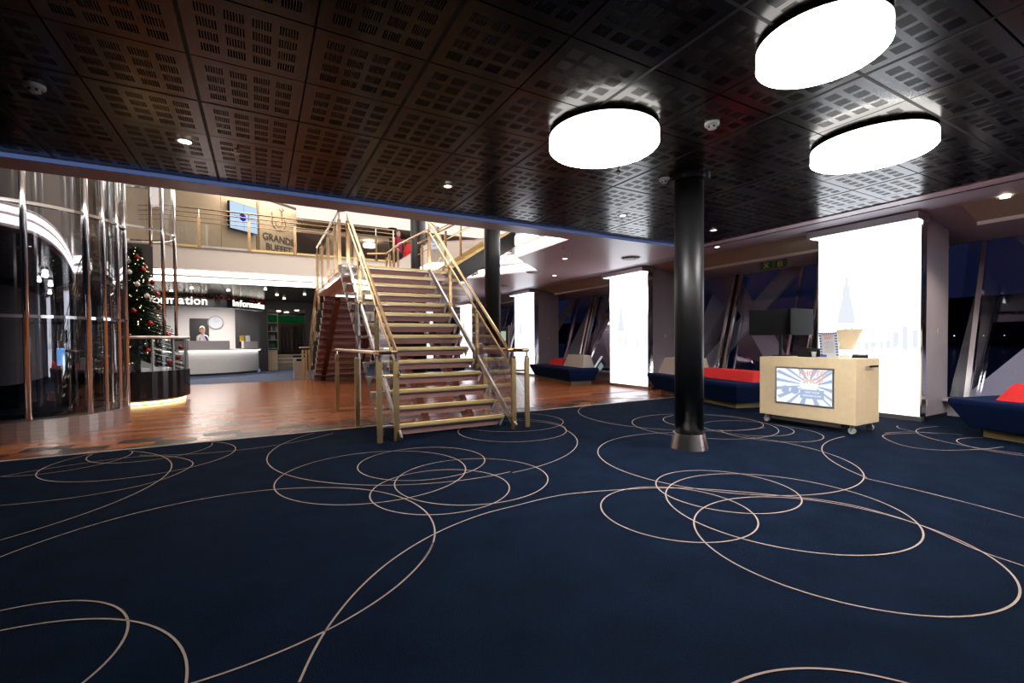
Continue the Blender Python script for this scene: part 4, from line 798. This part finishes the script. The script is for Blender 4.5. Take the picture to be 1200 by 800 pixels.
def tree(label, name, loc, h, r, m_, seed, nb, group):
    rs = random.Random(seed); t = thing(name, label, 'christmas tree', loc)
    MB().tube([(0, 0, 0), (0, 0, h*0.96)], [0.05, 0.008], 8).obj('trunk', W['bark'], t)
    mb = MB(); tips = []
    N = int(300*min(1, h/2.4))
    for k in range(N):
        q = (k+0.5)/N; z = h*(0.05+0.93*q); rr = r*(1-q)**0.85*rs.uniform(0.78, 1.08)+0.04; a = k*2.39996+rs.uniform(-.2, .2)
        d = Vector((math.cos(a), math.sin(a), 0)); tip = d*rr+Vector((0, 0, z-rr*0.18)); base = Vector((0, 0, z+rr*0.12))
        tips.append(tip); nn = max(8, int(rr*56))
        for i in range(nn):
            f = 0.12+0.88*i/nn; p = base.lerp(tip, f); side = Vector((-d.y, d.x, 0))
            for s_ in (-1, 1, 0):
                L = (0.10*(1.15-f)+0.035)*rs.uniform(.8, 1.2)*(h/2.4)**0.5; e = p+side*s_*L*0.9+d*L*0.6+Vector((0, 0, rs.uniform(-.4, .5)*L)); w_ = d*0.010+Vector((0, 0, 0.007))
                mb.add([p-w_, p+w_, e], [(0, 1, 2)])
    o = mb.obj('foliage', m_, t); o['kind'] = 'stuff'
    mb = MB()
    for k in range(int(nb*9)):
        tp = rs.choice(tips); p = Vector((0, 0, tp.z+0.05)).lerp(tp, rs.uniform(.7, 1.02)); mb.ball((p.x, p.y, p.z+rs.uniform(-.03, .05)), 0.0065, 4)
    o = mb.obj('fairy_lights', E_['star'], t); o['kind'] = 'stuff'
    base_ = None
    for k in range(nb):
        tp = tips[int((k+0.5)/nb*len(tips)*0.95)]; a = R(-170+(k*67) % 230); rr = math.hypot(tp.x, tp.y)*1.0
        p = Vector(loc)+Vector((rr*math.cos(a), rr*math.sin(a), tp.z-0.03)); c = k % 3 == 1
        key = 'w' if c else 'r'
        if base_ is None: base_ = {}
        if key not in base_:
            b0 = MB().ball((0, 0, 0), 0.05*min(1, h/2.2), 12).obj('bauble', W['ballw' if c else 'ballr'], None, smooth=True, loc=p)
            cp_ = MB().lathe([(0.012, 0.045*min(1, h/2.2)), (0.012, 0.062*min(1, h/2.2)), (0.002, 0.065)], n=8).obj('cap', W['steel'], b0); base_[key] = b0
        else: b0 = copy_tree(base_[key]); b0.location = p
        tag(b0, ('white' if c else 'red')+' round bauble hanging on the '+group, 'bauble', ('white' if c else 'red')+' baubles on the '+group)
    return t
tree('tall green christmas tree with warm fairy lights standing in the black planter', 'christmas_tree', (-2.25, 12.2, 0.66), 2.62, 0.80, W['needle'], 3, 30, 'green christmas tree in the planter')
tree('small frosted white christmas tree with red baubles on the upper deck behind the stair top', 'christmas_tree', (5.42, 15.0, 4.0), 1.2, 0.30, W['frost'], 9, 9, 'small frosted tree on the upper deck')

# ================================================================ RECEPTION
DC = Vector((-2.6, 23.2, 0)); DR = 2.75
dk = thing('reception_desk', 'curved white sparkling reception desk lit along its top edge, on blue carpet', 'desk', tuple(DC))
def ringbox(mb, r0, r1, a0, a1, z0, z1, n=32, mi=0):
    rings = [[(r*math.cos(t), r*math.sin(t), z) for r, z in ((r0, z0), (r1, z0), (r1, z1), (r0, z1))] for t in [a0+(a1-a0)*k/n for k in range(n+1)]]
    return mb.loft(rings, True, mi)
ringbox(MB(), DR-0.7, DR-0.05, R(-150), R(-22), 0, 0.08).obj('toe_kick', W['dark'], dk)
ringbox(MB(), DR-0.04, DR, R(-150), R(-22), 0.08, 0.92).obj('front_panel', W['desk'], dk)
ringbox(MB(), DR-0.6, DR+0.13, R(-150), R(-22), 0.95, 1.0).obj('worktop', W['white'], dk)
ringbox(MB(), DR+0.03, DR+0.08, R(-150), R(-22), 0.93, 0.945).obj('edge_light', E_['cove'], dk)
ringbox(MB(), DR-0.12, DR, R(-92), R(-55), 1.0, 1.32).obj('upper_counter', W['grey'], dk); ringbox(MB(), DR-0.12, DR, R(-42), R(-23), 1.0, 1.30).obj('upper_counter', W['white'], dk)
sg = thing('reception_sign', 'curved black band with glowing information lettering hanging over the reception desk', 'sign', tuple(DC))
ringbox(MB(), DR+0.15, DR+0.23, R(-150), R(-18), 2.60, 3.02).obj('band', W['black'], sg); ringbox(MB(), DR-0.2, DR+0.14, R(-150), R(-18), 2.58, 2.62).obj('soffit', W['offwhite'], sg)
def curvetext(body, size, acen, z, adv):
    # one glyph object per letter set round the curve
    wd_ = {'I': .28, 'i': .26, 't': .34, 'f': .34, 'r': .38, 'm': .86}
    tot = sum(wd_.get(c, .58) for c in body)*size; s0 = -tot/2
    for c in body:
        w_ = wd_.get(c, .58)*size; t = acen+(s0+w_/2)/(DR+0.25); s0 += w_
        text('letter', c, size*1.05, E_['text'], sg, ((DR+0.245)*math.cos(t), (DR+0.245)*math.sin(t), z), (R(90), 0, t+R(90)), 0.01, bold=0.005)
curvetext('Information', 0.40, R(-92), 2.79, 0)
curvetext('Information', 0.34, R(-38), 2.78, 0)
gl_ = MB(); gr_ = random.Random(5)
for k in range(900):
    t = R(gr_.uniform(-140, -20)); r_ = DR+0.27+gr_.uniform(-.03, .05); z = 2.88+gr_.uniform(0, .09); p = Vector((r_*math.cos(t), r_*math.sin(t), z)); a = gr_.uniform(0, 6.28)
    gl_.add([p, p+Vector((0.05*math.cos(a), 0.05*math.sin(a), 0.03)), p+Vector((0.02, 0.0, 0.06))], [(0, 1, 2)], 0 if gr_.random() < .6 else 1)
g_ = gl_.obj('garland', [W['needle'], W['ballr']], None, loc=tuple(DC)); tag(g_, 'green and red christmas garland lying along the top of the reception sign', 'garland', kind='stuff')
# back walls of the reception
rw = struct('wall_reception', MB().box(-8, 25.4, 0, -1.0, 25.5, 3.1).box(-1.0, 25.2, 0, 0.2, 25.4, 3.1, 1).box(0.22, 22.6, 0, 0.29, 25.4, 3.1, 1).box(-0.9, 22.5, 2.65, 0.3, 22.6, 3.1, 1), [W['white'], W['dark']])
struct('wall_reception_side', MB().box(0.0, 22.3, 0, 0.3, 22.45, 3.1).box(0.3, 22.3, 2.68, 1.80, 22.45, 3.1).box(1.80, 22.3, 0, 4.3, 22.45, 3.1), W['dark'])
struct('door_1', MB().box(-2.78, 25.33, 0, -2.05, 25.39, 2.38), W['dark'])
ck = thing('wall_clock', 'round white wall clock on the wall behind the receptionist', 'clock', (-1.78, 25.36, 2.2))
mb = MB().lathe([(0.32, 0), (0.32, 0.03), (0.29, 0.035)], n=32); mb.v = [(x, -z, y) for x, y, z in mb.v]; mb.obj('case', W['grey'], ck)
mb = MB().lathe([(0.001, 0.037), (0.27, 0.037)], n=32, cap=False); mb.v = [(x, -z, y) for x, y, z in mb.v]; mb.obj('dial', W['paper'], ck)
MB().beam((0, -0.042, 0), (0.12, -0.042, 0.09), 0.02, 0.004).obj('hand', W['dark'], ck); MB().beam((0, -0.044, 0), (-0.03, -0.044, 0.2), 0.015, 0.004).obj('hand', W['dark'], ck)
for k, (x, y, s_) in enumerate(((-2.75, 21.6, 0.5), (-0.55, 22.6, 0.45))):
    mo = thing('desk_monitor', ('black desk monitor at the left behind the reception desk', 'dark rounded monitor back at the right end of the reception desk')[k], 'monitor', (x, y, 1.0), rz=R(-20+50*k))
    MB().box(-s_/2, -0.02, 0.12, s_/2, 0.02, 0.48).obj('monitor', W['plastic'], mo); MB().box(-0.03, -0.02, 0, 0.03, 0.02, 0.14).box(-0.12, -0.08, 0, 0.12, 0.08, 0.015).obj('monitor_foot', W['plastic'], mo)
for k, (x, y, z, m_, lab) in enumerate(((-0.62, 21.55, 1.32, 'yellp', 'yellow brochure standing on the right counter of the reception'), (-0.42, 21.75, 1.32, 'paper', 'white brochure stack beside the yellow one on the reception counter'))):
    b0 = thing('brochure', lab, 'brochure', (x, y, z-0.02), rz=R(15)); MB().box(-0.08, -0.02, 0, 0.08, 0.0, 0.24, M=Matrix.Rotation(R(-8), 4, 'X')).obj('cover', W[m_], b0); MB().box(-0.075, 0.0, 0, 0.075, 0.03, 0.22, M=Matrix.Rotation(R(-8), 4, 'X')).obj('pages', W['offwhite'], b0)
# shop behind the doorway
struct('wall_shop', MB().box(-0.5, 28.4, 0, 4.3, 28.5, 3.0).box(0.2, 22.5, 0, 0.28, 28.4, 3.0, 1).box(3.2, 22.5, 0, 3.3, 28.4, 3.0, 1), [W['brownd'], W['white']])
struct('ceiling.006', MB().box(0.2, 22.5, 2.9, 3.3, 28.4, 3.0), W['white'])
sp = thing('shop_steps', 'pale steps leading up inside the lit doorway right of the reception', 'steps', (1.2, 23.6, 0))
for k in range(4): MB().box(-0.9, 0.45*k, 0, 1.3, 0.45*k+0.45, 0.16*(k+1)-0.02).obj('step', W['cream'], sp); 
for k in range(4): MB().box(-0.9, 0.45*k-0.02, 0.16*(k+1)-0.02, 1.3, 0.45*k+0.45, 0.16*(k+1)).obj('step_edge', W['white'], sp)
MB().box(-0.88, -0.6, 0, -0.5, -0.05, 0.9).obj('side_block', W['cart'], sp)
gs = thing('shop_banner', 'long green glowing banner across the shop behind the doorway', 'banner', (1.4, 26.0, 2.25)); MB().box(-1.0, 0, 0, 1.2, 0.1, 0.35).obj('banner_face', E_['greenl'], gs); MB().box(-1.0, -0.01, 0.35, 1.2, 0.12, 0.4).obj('banner_edge', W['dark'], gs)
sh = thing('shop_shelf', 'white shelf with coloured goods just inside the doorway left side', 'shelf', (0.55, 23.9, 0))
MB().box(-0.22, 0, 0.9, -0.20, 0.5, 2.6).box(0.20, 0, 0.9, 0.22, 0.5, 2.6).obj('side_panel', W['white'], sh)
for z in (0.95, 1.35, 1.75, 2.15, 2.55): MB().box(-0.2, 0, z, 0.2, 0.5, z+0.03).obj('shelf_board', W['white'], sh)
rs = random.Random(2); gd = [mat('good_teal', (0.02, 0.35, 0.25), .5), mat('good_dark', (0.03, 0.03, 0.05), .5), W['offwhite'], W['ballr']]
for z in (0.98, 1.38, 1.78):
    for q in range(4):
        g0 = MB().box(-0.035, -0.03, 0, 0.035, 0.03, 0.18).lathe([(0.015, 0.18), (0.015, 0.24)], n=8).obj('shop_bottle', gd[rs.randrange(3)], None, loc=(0.41+0.095*q, 24.0, z)); tag(g0, 'small boxed bottle on the shelf inside the lit doorway', 'bottle', 'goods on the doorway shelf')
for k in range(5): tag(MB().lathe([(0.001, 0), (0.10, 0), (0.10, 0.02)], n=10).obj('downlight', E_['down'], None, loc=(0.9+0.4*(k % 3), 24.0+0.9*k, 2.88)), 'small downlight in the ceiling of the shop behind the doorway', 'ceiling light', 'shop downlights')
# rack in the dark of the shop
rk = thing('clothes_rack', 'dark rack of hanging goods at the back of the shop', 'rack', (1.5, 27.2, 0)); MB().box(-0.9, 0, 0.7, 0.9, 0.4, 0.75).obj('rack_base', W['dark'], rk)
for k in range(9): MB().box(-0.85+0.2*k, 0, 0.75, -0.72+0.2*k, 0.4, 2.1).obj('hanging_item', [W['dark'], W['brownd'], W['trous']][k % 3], rk)
# grey litter bin
bn = thing('litter_bin', 'square brushed metal litter bin standing on the edge of the blue carpet', 'bin', (1.12, 16.35, 0))
o = MB().box(-0.17, -0.17, 0, 0.17, 0.17, 0.74).obj('bin_body', W['steel'], bn); bevel(o, 0.01); MB().box(-0.175, -0.175, 0.74, 0.175, 0.175, 0.80).obj('bin_lid', W['plastic'], bn); MB().box(-0.09, -0.178, 0.62, 0.09, -0.171, 0.70).obj('flap', W['plastic'], bn)
# wall phone
tag(bevel(MB().box(-0.08, -0.06, 0, 0.08, 0, 0.16).box(-0.05, -0.05, 0.16, 0.05, 0, 0.26).obj('wall_dispenser', W['offwhite'], None, loc=(2.25, 22.29, 1.45)), 0.01), 'small white dispenser on the dark wall right of the doorway', 'dispenser')
# standing totem beside the third light box
tt = thing('display_totem', 'leaning white-edged display totem with small lit screen beside the third light box', 'totem', (7.42, 14.1, 0), rz=R(-25))
Mt = Matrix.Rotation(R(-9), 4, 'X')
MB().box(-0.26, 0, 0.02, 0.22, 0.06, 1.72, M=Mt.inverted()).obj('totem_panel', W['darkwall'], tt); MB().box(0.22, -0.01, 0.0, 0.27, 0.07, 1.78, M=Mt.inverted()).obj('edge', W['offwhite'], tt)
MB().box(-0.18, -0.012, 1.25, 0.14, -0.004, 1.58, M=Mt.inverted()).obj('totem_screen', E_['shop'], tt); MB().box(-0.2, -0.012, 0.35, 0.18, -0.004, 1.0, M=Mt.inverted()).obj('leaflet_board', W['grey'], tt); MB().box(-0.3, -0.2, 0, 0.3, 0.25, 0.03).obj('foot', W['steel'], tt)

# ================================================================ PEOPLE
def skin_body(name, mtl, parent, nodes, edges, root=0, sub=2):
    me = bpy.data.meshes.new(name); me.from_pydata([n[0] for n in nodes], edges, []); me.materials.append(mtl)
    o = link(name, me, parent); md = o.modifiers.new('skin', 'SKIN'); md.use_smooth_shade = True
    if not me.skin_vertices: me.skin_vertices.new() if hasattr(me.skin_vertices, 'new') else None
    sv = me.skin_vertices[0].data
    for i, n in enumerate(nodes):
        r_ = n[1]; sv[i].radius = r_ if isinstance(r_, tuple) else (r_, r_); sv[i].use_root = (i == root)
    s2 = o.modifiers.new('sub', 'SUBSURF'); s2.levels = sub; s2.render_levels = sub; return o
def person(label, loc, rz, top, bottom, hair, arms, hairlen=0.3, sc=1.06):
    p = thing('person', label, 'person', loc, rz=rz); p.scale = (sc, sc, sc)
    # faces -y
    N = [((0, 0, 0.98), (0.15, 0.10)), ((0, 0.0, 1.15), (0.13, 0.09)), ((0, -0.01, 1.34), (0.15, 0.10)), ((0, 0, 1.46), (0.09, 0.07)), ((0, -0.01, 1.54), 0.05),
         ((-0.17, 0, 1.42), 0.055), ((0.17, 0, 1.42), 0.055)]
    E = [(0, 1), (1, 2), (2, 3), (3, 4), (3, 5), (3, 6)]
    for s_, (el, wr) in ((5, arms[0]), (6, arms[1])):
        k = len(N); N += [(el, 0.042), (wr, 0.03)]; E += [(s_, k), (k, k+1)]
    k = len(N)
    for s_ in (-1, 1):
        k = len(N); N += [((s_*0.09, 0, 0.90), (0.085, 0.09)), ((s_*0.10, -0.02, 0.50), 0.06), ((s_*0.10, 0.01, 0.10), 0.042), ((s_*0.10, -0.10, 0.04), (0.035, 0.03))]
        E += [(0, k), (k, k+1), (k+1, k+2), (k+2, k+3)]
    b_ = skin_body('body', W[top], p, N, E); b_.data.materials.append(W[bottom])
    # trousers as clothing
    T = [((0, 0, 0.99), (0.158, 0.108))]; TE = []
    for s_ in (-1, 1):
        k = len(T); T += [((s_*0.09, 0, 0.90), (0.10, 0.105)), ((s_*0.10, -0.02, 0.50), 0.075), ((s_*0.10, 0.01, 0.10), 0.06)]; TE += [(0, k), (k, k+1), (k+1, k+2)]
    skin_body('trousers', W[bottom], p, T, TE)
    # head
    hd = MB().loft([[(rx*math.cos(t), -0.01+off+ry*math.sin(t), z) for t in [2*math.pi*k/20 for k in range(20)]] for z, rx, ry, off in ((1.53, 0.045, 0.05, 0), (1.56, 0.055, 0.075, -0.01), (1.60, 0.068, 0.09, -0.005), (1.66, 0.076, 0.097, 0), (1.72, 0.075, 0.095, 0.005), (1.77, 0.055, 0.07, 0.01), (1.80, 0.02, 0.03, 0.01))]).obj('head', W['skin'], p, smooth=True)
    MB().loft([[(-0.012, -0.105, 1.645), (0.012, -0.105, 1.645), (0, -0.10, 1.69)], [(-0.008, -0.125, 1.648), (0.008, -0.125, 1.648), (0, -0.11, 1.68)]]).obj('nose', W['skin'], hd)
    MB().ball((-0.03, -0.098, 1.69), 0.010, 8).ball((0.03, -0.098, 1.69), 0.010, 8).obj('eyes', W['trous'], hd); MB().box(-0.022, -0.104, 1.612, 0.022, -0.096, 1.619).obj('mouth', W['magenta'], hd)
    MB().ball((-0.078, 0, 1.665), 0.018, 8).ball((0.078, 0, 1.665), 0.018, 8).obj('ears', W['skin'], hd)
    hr = MB().loft([[(rx*math.cos(t), off+ry*math.sin(t), z+(0.05 if math.sin(t) < -0.3 and z < 1.74 else 0)) for t in [2*math.pi*k/20 for k in range(20)]] for z, rx, ry, off in ((1.66-hairlen*0.5, 0.075, 0.06, 0.05), (1.64, 0.088, 0.085, 0.03), (1.70, 0.09, 0.10, 0.015), (1.77, 0.078, 0.09, 0.012), (1.815, 0.035, 0.045, 0.01))]).obj('hair', W[hair], p, smooth=True)
    for s_, (el, wr) in ((-1, arms[0]), (1, arms[1])):
        e_, w_ = Vector(el), Vector(wr); d = (w_-e_).normalized(); sd = d.cross(Vector((0, 0, 1))).normalized()
        nd = [(tuple(w_-d*0.01), (0.026, 0.02)), (tuple(w_+d*0.05), (0.036, 0.016))]; ed = [(0, 1)]
        for f in range(4):
            b0 = w_+d*0.075+sd*(f-1.5)*0.02; L = (0.055, 0.068, 0.07, 0.052)[f]; k = len(nd)
            nd += [(tuple(b0), 0.010), (tuple(b0+d*L*0.5+Vector((0, 0, -0.004))), 0.009), (tuple(b0+d*L+Vector((0, 0, -0.018))), 0.008)]; ed += [(1, k), (k, k+1), (k+1, k+2)]
        k = len(nd); nd += [(tuple(w_+d*0.03+sd*s_*0.04), 0.011), (tuple(w_+d*0.065+sd*s_*0.055), 0.009)]; ed += [(0, k), (k, k+1)]
        skin_body('hand', W['skin'], p, nd, ed, sub=1)
    return p
# receptionist
rp = person('receptionist with blond hair and a white blouse standing behind the reception desk', (-1.98, 21.75, 0), R(40), 'shirt', 'trous', 'blond', (((-0.24, -0.08, 1.20), (-0.12, -0.30, 1.10)), ((0.24, -0.08, 1.20), (0.14, -0.30, 1.10))), 0.12, 1.05)
MB().tube([(0.02, -0.13, 1.45), (0.06, -0.15, 1.35), (0.10, -0.14, 1.22)], [0.03, 0.035, 0.02], 8).obj('scarf', W['scarf'], rp)
person('person with brown hair, magenta top and dark trousers leaning near the upper deck railing', (5.15, 19.0, 4.0), R(20), 'magenta', 'trous', 'brunet', (((-0.26, -0.02, 1.18), (-0.22, -0.22, 1.02)), ((0.26, -0.02, 1.18), (0.22, -0.22, 1.02))), 0.25, 1.05)
